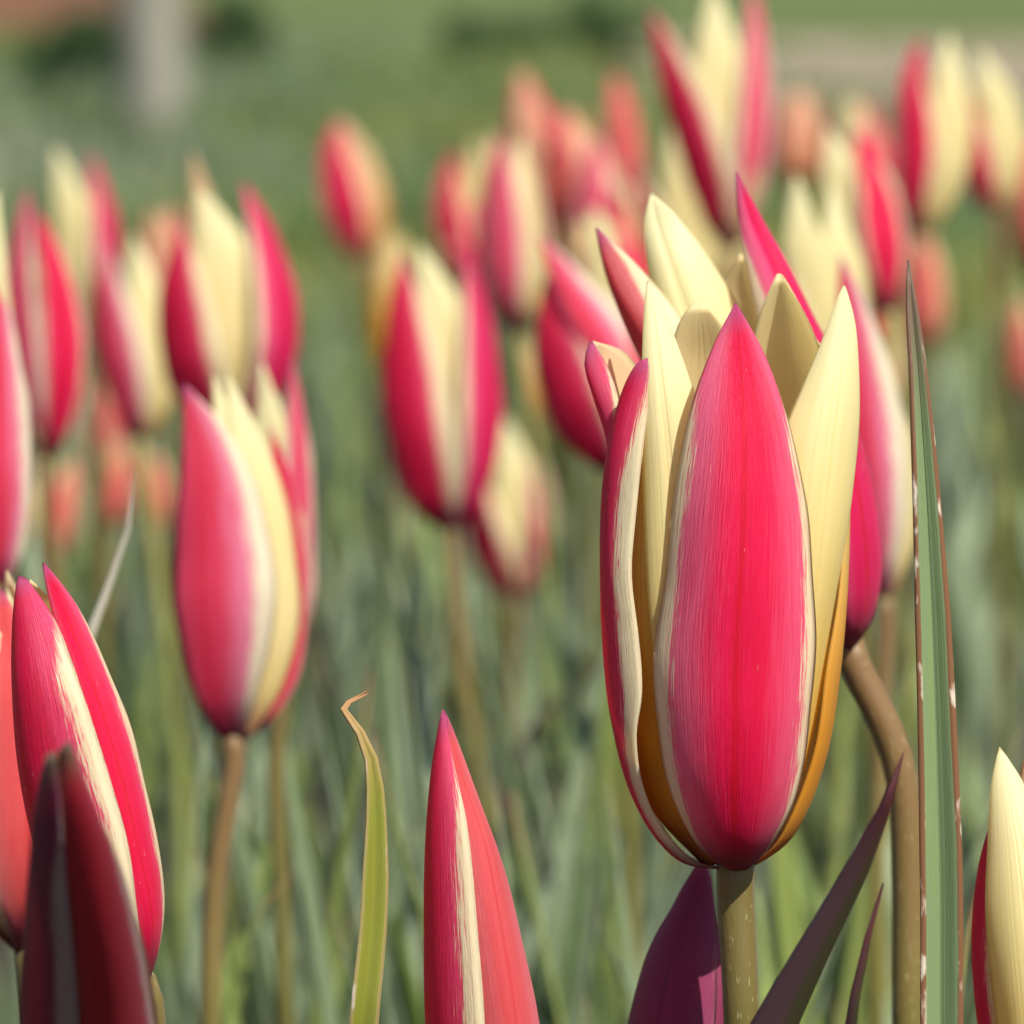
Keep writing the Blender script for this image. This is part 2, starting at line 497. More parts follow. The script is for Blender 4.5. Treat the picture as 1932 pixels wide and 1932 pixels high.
# low bank of red-brown soil behind the turf, far left
t = NT('red_brown_soil')
gp = t.n('ShaderNodeNewGeometry').outputs['Position']
nn = t.noise(gp, 9.0, 6.0, 0.7)
M_BANK = t.out(t.mix(nn, (0.07, 0.04, 0.028), (0.24, 0.11, 0.065)), rough=0.95, spec=0.1, bump=t.bump(nn, 1.0, 0.05))
bank = obj('soil_bank', grid_sheet('soil_bank', -9, -0.75, 13.6, 18.0, 70, 30,
           lambda X, Y: -0.02 + np.clip(1 - ((X + 5) / 4.25)**4, 0, 1) * np.exp(-((Y - 15.8) / 1.2)**2) * (0.55 + 0.08 * np.sin(X * 5 + Y * 3) + 0.05 * np.sin(X * 13)), M_BANK))
bank['kind'] = 'structure'


# ------------------------------------------------------------------ leaves
def leaf_surface(center, side, face, width, channel=0.35, nu=7, nv=22, wfun=None, ripple=0.0, seed=0):
    """strap leaf along the points center; side = across direction, face = the side it folds towards"""
    c = catmull(center, nv)
    v = np.linspace(0, 1, nv)
    w = (wfun(v) if wfun is not None else np.minimum(1.0, 0.55 + v * 1.6) * np.clip(1 - v**3.2, 0.004, 1)) * width * 0.5
    T = norm(np.gradient(c, axis=0))
    sd = np.asarray(side, float)
    A = norm(sd[None] - T * (T @ sd)[:, None])
    B = np.cross(A, T)
    if np.mean(B @ np.asarray(face, float)) < 0:
        B = -B
    u = np.linspace(-1, 1, nu)
    ph = seed * 1.7
    rip = ripple * width * (np.sin(v * 23 + ph)[:, None] * np.sign(u)[None] * np.abs(u)[None]**2 + np.sin(v * 31 + 2 * ph)[:, None] * (u**2)[None] * 0.5)
    S = (c[:, None] + A[:, None] * (u[None] * w[:, None] * math.sqrt(max(0.05, 1 - channel**2)))[..., None]
         + B[:, None] * ((np.abs(u)**1.4)[None] * w[:, None] * channel + rip)[..., None])
    return S


LEAVES = []
for k in range(14):
    L = rng.uniform(0.11, 0.205)
    bend = rng.uniform(0.05, 0.75)
    pts = []
    a = rng.uniform(0.05, 0.25)
    x = z = 0.0
    n = 8
    for i in range(n + 1):
        pts.append((x, 0.004 * math.sin(i * 1.3 + k), z))
        a += bend / n * (1.5 * i / n + 0.25)
        x += math.sin(a) * L / n
        z += math.cos(a) * L / n
    S = leaf_surface(pts, (0, 1, 0), (-0.2, 0, 1), rng.uniform(0.006, 0.011), channel=rng.uniform(0.2, 0.5), nu=5, nv=14, ripple=0.05, seed=k)
    LEAVES.append(shell_mesh('leaf_blade', S, 0.0006, (M_LEAF if k % 5 else M_LEAF_GREEN,)))


def add_leaf(parent, base, rz, sc, tilt=0.0, k=None):
    o = bpy.data.objects.new('leaf', LEAVES[random.randrange(len(LEAVES)) if k is None else k])
    COL.objects.link(o)
    o.parent = parent
    o.location = [float(x) for x in base]
    o.rotation_euler = (0, tilt, rz)
    o.scale = (sc, sc, sc)
    return o


def hand_leaf(parent, pts, width, mat, side=(1, 0, 0), face=(0, -1, 0), channel=0.4, wfun=None, ripple=0.02, thick=0.0007, nu=11, nv=40, seed=1):
    S = leaf_surface(pts, side, face, width, channel, nu=nu, nv=nv, wfun=wfun, ripple=ripple, seed=seed)
    return obj('leaf', shell_mesh('leaf', S, thick, (mat,)), parent)


# ------------------------------------------------------------------ flowers
def traced_petal(parent, Lp, Mp, Rp, s, axis, mats, nu=17, nv=48, thick=0.00045, ripple=0.0, seed=0, crease=0.0):
    """petal through three guide lines (edge, middle, edge); axis = two points of the flower's axis"""
    g3 = [catmull([P(a, b, s, d) for a, b, d in q], nv) for q in (Lp, Mp, Rp)]
    u = np.linspace(-1, 1, nu)
    l, m, r = (u * (u - 1) / 2), (1 - u * u), (u * (u + 1) / 2)
    S = g3[0][:, None] * l[None, :, None] + g3[1][:, None] * m[None, :, None] + g3[2][:, None] * r[None, :, None]
    N = norm(np.cross(np.gradient(S, axis=1), np.gradient(S, axis=0)))
    a0, a1 = P(*axis[0], s), P(*axis[1], s)
    ax = norm(a1 - a0)
    rel = S - a0
    rad = rel - (rel @ ax)[..., None] * ax
    flip = float(np.sum(N * rad)) < 0
    v = np.linspace(0, 1, nv)
    env = (np.sin(v * math.pi)**0.7)[:, None]
    N0 = N * (-1 if flip else 1)
    if ripple:
        S = S + N0 * (ripple * 1e-3 * env * (np.sin(v * 17 + seed)[:, None] * np.abs(u)[None]**3 + 0.5 * np.sin(v * 29 + seed * 2)[:, None] * np.abs(u)[None]**6))[..., None]
    if crease:
        S = S + N0 * (-crease * 1e-3 * env * np.exp(-(u / 0.16)**2)[None])[..., None]
    return obj('petal', shell_mesh('petal', S, thick, mats, flip), parent)


def interp(v, tab):
    tab = np.array(tab)
    c = catmull(np.column_stack([tab, np.zeros(len(tab))]), 200)
    return np.interp(v, c[:, 0], c[:, 1])


W_TAB = [(0, .20), (.08, .46), (.2, .78), (.35, .97), (.45, 1.0), (.6, .9), (.75, .66), (.88, .36), (.96, .13), (1.0, .012)]


def petal_surface(b, ax, ex, ey, L, R, phi, halfw, tip, r0=1.0, nu=11, nv=24, rc=1.05, z0=0.0, splay=0.0, tw=0.0, seed=0, belly=.36):
    v = np.linspace(0, 1, nv)
    prof = interp(v, [(0, .13), (.05, .40), (.13, .72), (.24, .93), (belly, 1.0), (.55, .94), (.72, .80), (.87, .80 + (tip - .80) * .62), (1, tip)])
    r = R * r0 * prof + splay * L * np.clip(v - 0.35, 0, 1)**2
    w = R * halfw * interp(v, W_TAB)
    z = L * (z0 + v * (1 - z0))
    u = np.linspace(-1, 1, nu)
    rcv = R * rc * (0.35 + 0.65 * np.clip(prof, 0.2, 1))
    a = w[:, None] * u[None] / rcv[:, None]
    rr = r[:, None] - rcv[:, None] * (1 - np.cos(a))
    tt = rcv[:, None] * np.sin(a)
    h = np.sin(v * 15 + seed)[:, None] * np.abs(u)[None]**3 * 0.02 * R
    rr = rr + h
    ph = phi + tw * v
    er = np.cos(ph)[:, None] * ex[None] + np.sin(ph)[:, None] * ey[None]
    et = -np.sin(ph)[:, None] * ex[None] + np.cos(ph)[:, None] * ey[None]
    S = b[None, None] + ax[None, None] * z[:, None, None] + er[:, None] * rr[..., None] + et[:, None] * tt[..., None]
    return S, er


def frame(b, t):
    L = np.linalg.norm(t - b)
    ax = (t - b) / L
    ex = norm(CR - ax * (CR @ ax))
    ey = np.cross(ax, ex)
    return L, ax, ex, ey


def stem_to_ground(parent, b, ax, mat, r=0.0015, via=None, foot=None, r2=None):
    pts = [b + ax * 0.0012, b - ax * 0.0025]
    if via:
        pts += [np.asarray(q) for q in via]
    last = pts[-1]
    if foot is None:
        foot = np.array((last[0] + rng.uniform(-.015, .015), last[1] + rng.uniform(-.012, .012), 0.0))
    foot = np.array(foot, float)
    if last[2] > 0.06:
        pts.append(np.array((foot[0] * .75 + last[0] * .25, foot[1] * .75 + last[1] * .25, last[2] * .45)))
    pts.append(foot - np.array((0, 0, 0.004)))
    pts = pts[::-1]
    me = tube_mesh('stem', pts, [r * 1.15, r * 1.1, r * 1.05, r, r, r * (r2 or 1.05)], mat, n=90)
    return obj('stem', me, parent), foot


def foot_of(bp, dx=0.0, dy=0.0):
    return np.array((bp[0] + dx, bp[1] + dy, 0.0))



def flower_head(root, B, ax, L=0.05):
    """receptacle with the pistil standing on it; the petals are its children"""
    B = np.asarray(B, float)
    ax = np.asarray(ax, float)
    pts = [B - ax * L * .012, B + ax * L * .03, B + ax * L * .12, B + ax * L * .22, B + ax * L * .27, B + ax * L * .29]
    return obj('flower', tube_mesh('flower', pts, [L * .024, L * .03, L * .034, L * .026, L * .036, L * .012], M_PISTIL, nseg=8, n=12), root)



def tulip(label, b, t, s, lean=0.0, Rr=0.215, rot=0.0, tip=0.38, wout=0.74, win=0.74, mo=None, mi=None, stem=None, via=None, dx=None, dy=None,
          leaves=3, seed=0, fine=False, group=None, splay=0.0, n_in=3, rs=0.0011, belly=.36, jit=1.0):
    """a whole tulip: b, t = picture positions of the flower's base and tip, s = distance, lean = mm the tip is farther away"""
    rg = np.random.default_rng(seed + 100)
    if tip > .3:
        tip = tip * 1.3 + .12
    B = P(*b, s)
    T = P(*t, s, lean)
    L, ax, ex, ey = frame(B, T)
    R = L * Rr
    dx = rg.uniform(-.02, .02) if dx is None else dx
    dy = rg.uniform(-.01, .02) if dy is None else dy
    foot = foot_of(B, dx, dy)
    root = thing('tulip', foot, label, 'tulip', group)
    head = flower_head(root, B, ax, L)
    nu, nv = (17, 44) if fine else (11, 24)
    for k in range(3):
        phi = math.radians(rot - 90 + 120 * k) + rg.uniform(-.12, .12) * jit
        S, er = petal_surface(B, ax, ex, ey, L * rg.uniform(.94, 1.0) if jit else L, R, phi, wout * rg.uniform(.95, 1.05), tip + rg.uniform(-.08, .10) * jit, 1.0, nu, nv,
                              splay=splay * rg.uniform(0, 1), tw=rg.uniform(-.12, .12) * jit, seed=seed + k, belly=belly)
        obj('petal', shell_mesh('petal', S, 0.00045, (mo or M_RED, M_CREAM_BACK), flip_for(S, er)), head)
    for k in range(n_in):
        phi = math.radians(rot - 30 + 120 * k) + rg.uniform(-.12, .12) * jit
        S, er = petal_surface(B, ax, ex, ey, L * rg.uniform(.93, 1.0), R, phi, win * rg.uniform(.95, 1.05), tip * .9 + rg.uniform(-.08, .08) * jit, 0.86, nu, nv,
                              splay=splay * rg.uniform(0, .6), z0=0.015, seed=seed + 7 + k, belly=belly)
        obj('petal', shell_mesh('petal', S, 0.00045, (mi or M_CREAM_SOFT, M_CREAM_BACK), flip_for(S, er)), head)
    stem_to_ground(root, B, ax, stem or M_STEM_BROWN, rs, via=[P(*q) for q in via] if via else None, foot=foot)
    for k in range(leaves):
        add_leaf(root, (rg.uniform(-.006, .006), rg.uniform(-.006, .006), -0.002), rg.uniform(0, 6.28), rg.uniform(.8, 1.1), k=int(rg.integers(len(LEAVES))))
    return root


def flip_for(S, er):
    N = np.cross(np.gradient(S, axis=1), np.gradient(S, axis=0))
    return float(np.sum(N * er[:, None])) < 0



def fan_petal(parent, path, hw, face, R, s, axis, mats, thick=0.00045, seed=0, tipw=None):
    """petal along a middle line; hw = half width (picture units), face = turn from facing the camera (degrees, + right), R = flower radius (mm)"""
    n = 9
    c = catmull([(a, b, 0) for a, b in path], n)[:, :2]
    v = np.linspace(0, 1, n)
    tan = norm(np.gradient(c, axis=0))
    perp = np.stack([-tan[:, 1], tan[:, 0]], -1)
    w = hw * interp(v, W_TAB)
    bul = interp(v, [(0, .12), (.12, .6), (.3, .95), (.42, 1.0), (.7, .85), (1, .5)]) * R
    f = math.radians(face)
    k = math.radians(42) * min(1.0, hw * DIST * s / FPX * 1e3 / (0.62 * R)) * np.minimum(1.0, interp(v, W_TAB))
    mk = lambda px, d: [(float(p[0]), float(p[1]), float(q)) for p, q in zip(px, d)]
    return traced_petal(parent, mk(c - perp * w[:, None], -bul * np.cos(f - k)), mk(c, -bul * math.cos(f) * np.ones(n)),
                        mk(c + perp * w[:, None], -bul * np.cos(f + k)), s, axis, mats, nu=11, nv=30, thick=thick, ripple=0.2, seed=seed)


def fan_tulip(label, base, top, s, width, petals, via=None, stem=None, rs=.0012, leaves=2, seed=0, backs=((60, 1), (120, 0), (180, 1)), dx=None, rear=None):
    """tulip whose visible petals are given one by one; the ones on its far side are filled in"""
    rg = np.random.default_rng(seed + 500)
    B = P(*base, s)
    T = P(*top, s)
    L, ax, ex, ey = frame(B, T)
    R = width * .5 * DIST * s / FPX
    foot = foot_of(B, rg.uniform(-.015, .015) if dx is None else dx, rg.uniform(-.01, .02))
    root = thing('tulip', foot, label, 'tulip')
    head = flower_head(root, B, ax, L)
    for k, (path, hw, face, m) in enumerate(petals):
        fan_petal(head, path, hw, face, R * 1e3 * (.68 if m in (M_CREAM_SOFT, M_APRICOT) else 1.0), s, (base, top), (m, M_CREAM_BACK), seed=seed + k)
    for a, red in backs:
        S, er = petal_surface(B, ax, ex, ey, L * rg.uniform(.78, .9), R * .8, math.radians(a), .7, .75 + rg.uniform(-.1, .1), .9, 9, 20, seed=seed)
        obj('petal', shell_mesh('petal', S, 0.00045, ((rear or M_RED) if red else M_CREAM_SOFT, M_CREAM_BACK), flip_for(S, er)), head)
    stem_to_ground(root, B, ax, stem or M_STEM_BROWN, rs, via=[P(*q) for q in via] if via else None, foot=foot)
    for k in range(leaves):
        add_leaf(root, (rg.uniform(-.006, .006), rg.uniform(-.006, .006), -0.002), rg.uniform(0, 6.28), rg.uniform(.8, 1.1), k=int(rg.integers(len(LEAVES))))
    return root


# ---- the large open tulip in focus
hb = P(1388, 1640)
hero = thing('tulip', foot_of(hb, .004, .004), 'large open red and cream tulip on a thick olive stem', 'tulip')
hero_flower = flower_head(hero, hb, (0, 0, 1.0))
HX = ((1390, 1640), (1395, 700))
RED2 = (M_RED, M_CREAM_BACK)
CRM = (M_CREAM, M_CREAM_BACK)
M_HERO = red_petal('petal_red_front', bw=0.83, spread=0.12, shift=0.03, left_pink=0.5, pink=(0.86, 0.15, 0.28))
# front petal
traced_petal(hero_flower,
    [(1372, 1640, -1), (1312, 1590, -4.5), (1262, 1490, -6), (1240, 1380, -6.5), (1236, 1250, -7), (1250, 1100, -7), (1268, 950, -7), (1287, 840, -7), (1312, 740, -7), (1350, 640, -6.5), (1387, 572, -6)],
    [(1390, 1643, -2.5), (1385, 1595, -7.5), (1382, 1500, -10.5), (1382, 1380, -12), (1384, 1250, -12.3), (1392, 1100, -12.3), (1400, 950, -11.5), (1402, 840, -10.3), (1398, 740, -8.7), (1392, 640, -7), (1388, 570, -6)],
    [(1412, 1640, -1), (1452, 1598, -4.5), (1497, 1520, -6), (1521, 1430, -6.5), (1531, 1330, -7), (1538, 1150, -7), (1530, 1000, -7), (1508, 880, -7), (1482, 780, -7), (1440, 660, -6.5), (1389, 572, -6)],
    1.0, HX, (M_HERO, M_CREAM_BACK), nu=27, nv=80, ripple=0.16, seed=1, crease=0.22)
# left outer petal, seen from its side
traced_petal(hero_flower,
    [(1372, 1640, 1), (1300, 1615, 3), (1245, 1550, 5), (1205, 1470, 6), (1180, 1360, 6.5), (1165, 1240, 6.5), (1158, 1100, 6), (1160, 960, 4), (1168, 850, 2), (1188, 755, -1), (1208, 690, -3), (1219, 677, -3.5)],
    [(1372, 1640, 0), (1288, 1624, 0), (1228, 1562, 0), (1184, 1470, -.5), (1158, 1360, -1), (1145, 1240, -1.5), (1138, 1100, -2), (1140, 960, -2), (1152, 850, -2.5), (1176, 750, -3), (1202, 690, -3.5), (1220, 675, -3.5)],
    [(1375, 1640, -.5), (1308, 1623, -1.6), (1248, 1562, -2.8), (1212, 1480, -4), (1203, 1390, -5.3), (1212, 1310, -6), (1204, 1200, -6), (1192, 1080, -6), (1203, 950, -5.5), (1215, 830, -5), (1228, 730, -4), (1222, 676, -3.5)],
    1.0, HX, (M_RED_WIDE, M_CREAM_BACK), nu=23, nv=70, ripple=0.12, seed=2)
# rolled petal at the back left
traced_petal(hero_flower,
    [(1350, 1600, 4), (1240, 1300, 8), (1225, 1000, 9), (1225, 830, 9), (1213, 720, 8), (1180, 665, 6), (1120, 643, 3.2)],
    [(1350, 1600, 3), (1215, 1300, 3), (1168, 1000, 3), (1152, 830, 2.5), (1124, 745, 2.5), (1106, 685, 3), (1112, 645, 3)],
    [(1350, 1600, 2), (1240, 1300, 1), (1190, 1000, 1), (1176, 830, 0), (1166, 750, 0), (1146, 690, 1.5), (1118, 643, 3)],
    1.0, HX, (M_RED, M_CREAM_BACK), ripple=0.1, seed=3)
# back petals, their insides in view
traced_petal(hero_flower,
    [(1350, 1600, 3), (1270, 1300, 8), (1245, 1000, 10), (1250, 800, 10), (1262, 680, 9.5), (1282, 605, 8.5), (1304, 575, 8)],
    [(1370, 1600, 4), (1340, 1300, 12), (1325, 1000, 14), (1322, 800, 13), (1322, 680, 11), (1320, 610, 9), (1316, 570, 8)],
    [(1385, 1600, 3), (1420, 1300, 11), (1430, 1000, 13), (1425, 800, 12.5), (1400, 690, 11), (1366, 615, 9), (1330, 574, 8)],
    1.0, HX, (M_CREAM, M_CREAM_BACK), ripple=0.15, seed=4)
traced_petal(hero_flower,
    [(1390, 1600, 3), (1385, 1300, 10), (1388, 1000, 12), (1395, 850, 11.5), (1408, 700, 10), (1432, 595, 8), (1464, 519, 7)],
    [(1400, 1600, 5), (1460, 1300, 13), (1480, 1000, 14), (1490, 850, 13.5), (1492, 700, 12), (1484, 600, 9.5), (1470, 516, 7)],
    [(1410, 1600, 3), (1530, 1300, 8), (1570, 1000, 8), (1575, 850, 7), (1562, 720, 6), (1532, 620, 6), (1477, 519, 7)],
    1.0, HX, (M_CREAM, M_CREAM_BACK), ripple=0.12, seed=5)
# inner petals, left: a golden one behind and the tall cream one
traced_petal(hero_flower,
    [(1325, 1632, 1), (1215, 1500, 2), (1180, 1300, 2), (1180, 1100, 1), (1190, 900, 1), (1215, 780, 1), (1238, 720, 0)],
    [(1340, 1632, -1), (1262, 1510, -2.5), (1225, 1300, -4), (1215, 1100, -4), (1222, 900, -3), (1230, 780, -1), (1240, 718, 0)],
    [(1370, 1630, -1), (1320, 1500, -3), (1290, 1300, -3), (1280, 1100, -3), (1270, 900, -2), (1255, 780, -1), (1242, 720, 0)],
    1.0, HX, (M_ORANGE, M_CREAM_BACK), ripple=0.1, seed=6)
traced_petal(hero_flower,
    [(1370, 1635, 0), (1295, 1500, -3.6), (1248, 1350, -4.6), (1230, 1200, -5.2), (1216, 1050, -5), (1212, 900, -4), (1211, 750, -3.2), (1213, 620, -2), (1220, 532, -1)],
    [(1375, 1635, -1), (1330, 1500, -4.3), (1300, 1350, -5.4), (1285, 1200, -6.2), (1275, 1050, -6.2), (1265, 900, -5.6), (1250, 750, -4.4), (1236, 620, -2.5), (1223, 529, -1)],
    [(1385, 1635, -1), (1390, 1500, -3.5), (1390, 1350, -4.2), (1380, 1200, -4.6), (1365, 1050, -4.6), (1342, 900, -4), (1313, 750, -3), (1268, 622, -1.5), (1227, 532, -1)],
    1.0, HX, CRM, nu=23, nv=64, ripple=0.1, seed=7, crease=0.25)
# inner petal, right
traced_petal(hero_flower,
    [(1400, 1640, -1), (1430, 1500, -3.5), (1440, 1300, -4), (1445, 1100, -4.5), (1450, 950, -4.5), (1472, 830, -4), (1508, 740, -3), (1550, 640, -2), (1588, 543, -1)],
    [(1400, 1640, -1), (1462, 1520, -3.5), (1502, 1350, -5), (1527, 1150, -5.6), (1545, 1000, -5.6), (1560, 860, -5), (1575, 750, -4), (1587, 640, -2.5), (1592, 538, -1)],
    [(1400, 1640, 0), (1482, 1550, 0), (1532, 1400, 0), (1564, 1200, -.5), (1594, 1040, -1), (1615, 870, -1), (1622, 740, -1), (1616, 620, -1), (1596, 542, -1)],
    1.0, HX, CRM, nu=23, nv=64, ripple=0.1, seed=8)
# right back petal, edge-on
traced_petal(hero_flower,
    [(1400, 1640, 2), (1470, 1560, 5), (1520, 1440, 7), (1540, 1280, 7.5), (1555, 1120, 7), (1560, 950, 6), (1560, 800, 5.5), (1555, 700, 4.5), (1540, 640, 4)],
    [(1408, 1642, 1), (1492, 1577, 1), (1552, 1440, 1), (1580, 1280, 1), (1593, 1120, 1), (1597, 950, 1), (1590, 800, 2), (1570, 700, 3), (1540, 638, 4)],
    [(1405, 1642, 0), (1470, 1582, -2), (1528, 1445, -3), (1556, 1280, -3.2), (1582, 1120, -2), (1590, 950, -1), (1585, 800, 1), (1568, 700, 3), (1540, 640, 4)],
    1.0, HX, (M_ORANGE, M_CREAM_BACK), nu=17, nv=50, ripple=0.1, seed=9)
st, hf = stem_to_ground(hero, hb, np.array((0, 0, 1.0)), M_STEM, 0.00150, via=[P(1394, 1800), P(1399, 1932)], foot=np.array(hero.location), r2=1.25)
# its long purple-green leaf leaning to the right
hand_leaf(hero, [np.array(hero.location) + (0.0, -.004, 0), P(1180, 2900, .97), P(1330, 2250, .95), P(1440, 1990, .945), P(1520, 1830, .94), P(1610, 1660, .935), P(1672, 1520, .93), P(1706, 1415, .925)],
          0.0085, M_LEAF_DARK, side=(0.87, 0.1, -0.5), face=(0.3, 1, 0.2), channel=0.45, wfun=lambda v: np.interp(v, [0, .5, .62, .72, .85, .95, 1], [.6, 1.0, 1.0, .92, .66, .3, .01]), seed=3)

# ---- the tulip right behind it, leaning left on a bent stem
s2 = 1.085
b2 = P(1602, 1222, s2)
rear = thing('tulip', foot_of(P(1712, 1932, s2), .002, .004), 'red tulip with long pointed petals on a bent stem behind the large open one', 'tulip')
rear_flower = flower_head(rear, b2, norm(P(1560, 1100, s2) - b2))
RX = ((1602, 1222), (1320, 420))
traced_petal(rear_flower,
    [(1590, 1222, -1), (1560, 1150, -5), (1530, 1000, -8), (1500, 850, -9), (1460, 720, -9), (1430, 620, -8), (1408, 510, -6), (1393, 420, -4), (1387, 326, -3)],
    [(1603, 1224, -2), (1612, 1170, -6), (1608, 1030, -9), (1582, 880, -10), (1548, 750, -10), (1506, 630, -8.8), (1460, 515, -7), (1416, 415, -4.8), (1388, 323, -3)],
    [(1612, 1222, 0), (1650, 1160, 0), (1664, 1040, 0), (1648, 900, 0), (1610, 780, -1), (1562, 650, -2), (1505, 530, -3), (1445, 425, -3.5), (1391, 327, -3)],
    s2, RX, (M_RED_R, M_CREAM_BACK), nu=21, nv=60, ripple=0.15, seed=11, crease=0.3)
traced_petal(rear_flower,
    [(1590, 1222, 0), (1480, 1150, 0), (1380, 1000, 0), (1300, 860, 0), (1240, 750, 0), (1192, 640, -1), (1150, 530, -2), (1124, 431, -2)],
    [(1590, 1222, -2), (1500, 1130, -7), (1410, 980, -9), (1340, 850, -9), (1280, 740, -8), (1215, 630, -6), (1160, 520, -3.5), (1126, 429, -2)],
    [(1590, 1222, -1), (1530, 1130, -7), (1460, 980, -9), (1390, 850, -9), (1335, 720, -8), (1288, 605, -6), (1202, 500, -3.5), (1129, 431, -2)],
    s2, RX, (M_CORAL_L, M_CREAM_BACK), nu=21, nv=60, ripple=0.12, seed=12)
traced_petal(rear_flower,
    [(1590, 1222, 2), (1480, 1000, 0), (1380, 850, -2), (1300, 720, -3), (1242, 600, -3), (1219, 480, -2), (1217, 410, -1.5), (1225, 367, -1)],
    [(1590, 1222, 1), (1520, 1000, -3), (1430, 850, -6), (1355, 720, -6.5), (1300, 600, -5.5), (1262, 490, -4), (1240, 420, -2), (1229, 364, -1)],
    [(1595, 1222, 1), (1560, 1000, 0), (1500, 850, -2), (1450, 720, -3), (1407, 600, -3), (1335, 480, -2.5), (1270, 400, -2), (1233, 367, -1)],
    s2, RX, CRM, nu=21, nv=60, ripple=0.1, seed=13, crease=0.5)
for k, (L_, M_, R_) in enumerate([
    ([(1590, 1215, 3), (1500, 1000, 8), (1420, 820, 9), (1370, 680, 8), (1360, 560, 6), (1395, 480, 4)],
     [(1596, 1215, 4), (1540, 1000, 11), (1470, 820, 12), (1425, 680, 10), (1400, 560, 7), (1398, 478, 4)],
     [(1600, 1215, 3), (1590, 1000, 9), (1530, 820, 10), (1475, 680, 8), (1435, 560, 6), (1401, 480, 4)]),
    ([(1590, 1215, 2), (1440, 1000, 6), (1340, 820, 7), (1280, 680, 6), (1260, 560, 5), (1262, 470, 3)],
     [(1592, 1215, 3), (1480, 1000, 10), (1380, 820, 11), (1320, 680, 10), (1285, 560, 7), (1265, 468, 3)],
     [(1596, 1215, 3), (1530, 1000, 9), (1440, 820, 10), (1370, 680, 9), (1320, 560, 6), (1268, 470, 3)])]):
    traced_petal(rear_flower, L_, M_, R_, s2, RX, CRM, seed=15 + k, ripple=0.1)
stem_to_ground(rear, b2, norm(P(1560, 1100, s2) - b2), M_STEM_BROWN, 0.00165, via=[P(1650, 1328, s2), P(1682, 1398, s2), P(1700, 1465, s2), P(1709, 1540, s2), P(1712, 1640, s2), P(1713, 1780, s2), P(1712, 1932, s2)], foot=np.array(rear.location))

# ---- other tulips, near to far
def traced_tulip(label, base, s, axis, petals, stem_via=None, dx=0.0, dy=0.004, rs=.0015):
    B = P(base[0], base[1], s, base[2])
    root = thing('tulip', foot_of(B, dx, dy), label, 'tulip')
    ax = norm(P(*axis[1], s) - P(*axis[0], s))
    head = flower_head(root, B, ax)
    for k, (L_, M_, R_, mats) in enumerate(petals):
        traced_petal(head, L_, M_, R_, s, axis, mats, nu=19, nv=56, ripple=0.12, seed=k + len(label))
    ax = norm(P(*axis[1], s) - P(*axis[0], s))
    stem_to_ground(root, B, ax, M_STEM, rs, foot=np.array(root.location))
    return root


traced_tulip('closed pink bud with one pale stripe beside the curled olive leaf', (955, 2400, 0), 0.985, ((955, 2400), (838, 1342)), [
    ([(950, 2400, 1), (850, 2200, 4), (830, 1932, 5), (826, 1750, 4.5), (826, 1600, 3.5), (828, 1460, 1.5), (836, 1342, 0)],
     [(948, 2400, 0), (838, 2200, -1), (814, 1932, -1.5), (810, 1750, -2), (811, 1600, -2), (819, 1460, -1.5), (835, 1338, -1)],
     [(955, 2400, -2), (930, 2200, -6.3), (914, 1932, -6.6), (901, 1750, -6), (884, 1570, -5), (856, 1440, -3), (840, 1345, -1)], (M_BUD, M_CREAM_BACK)),
    ([(950, 2400, -1), (910, 2200, -4.3), (895, 1932, -4.7), (880, 1750, -4.4), (865, 1600, -3.6), (848, 1460, -2), (836, 1345, -.6)],
     [(955, 2400, -1), (1000, 2200, -5), (972, 1932, -5.4), (943, 1750, -5), (914, 1600, -4), (868, 1460, -2.2), (838, 1340, -.6)],
     [(960, 2400, 1), (1052, 2200, 0), (1020, 1932, 0), (978, 1750, 0), (937, 1600, 0), (886, 1460, -.5), (841, 1344, -.6)], (M_BUD_CORAL, M_CREAM_BACK)),
    ([(950, 2400, 1), (850, 2200, 3), (828, 1932, 3), (826, 1750, 2.5), (826, 1600, 2), (830, 1470, 1), (838, 1360, 0)],
     [(955, 2400, 2), (940, 2200, 8), (915, 1932, 8), (893, 1750, 7), (873, 1600, 5), (850, 1470, 2.5), (839, 1358, 0)],
     [(960, 2400, 1), (1048, 2200, 2), (1012, 1932, 2), (970, 1750, 2), (929, 1600, 1), (876, 1470, .5), (840, 1360, 0)], (M_BUD, M_CREAM_BACK))])
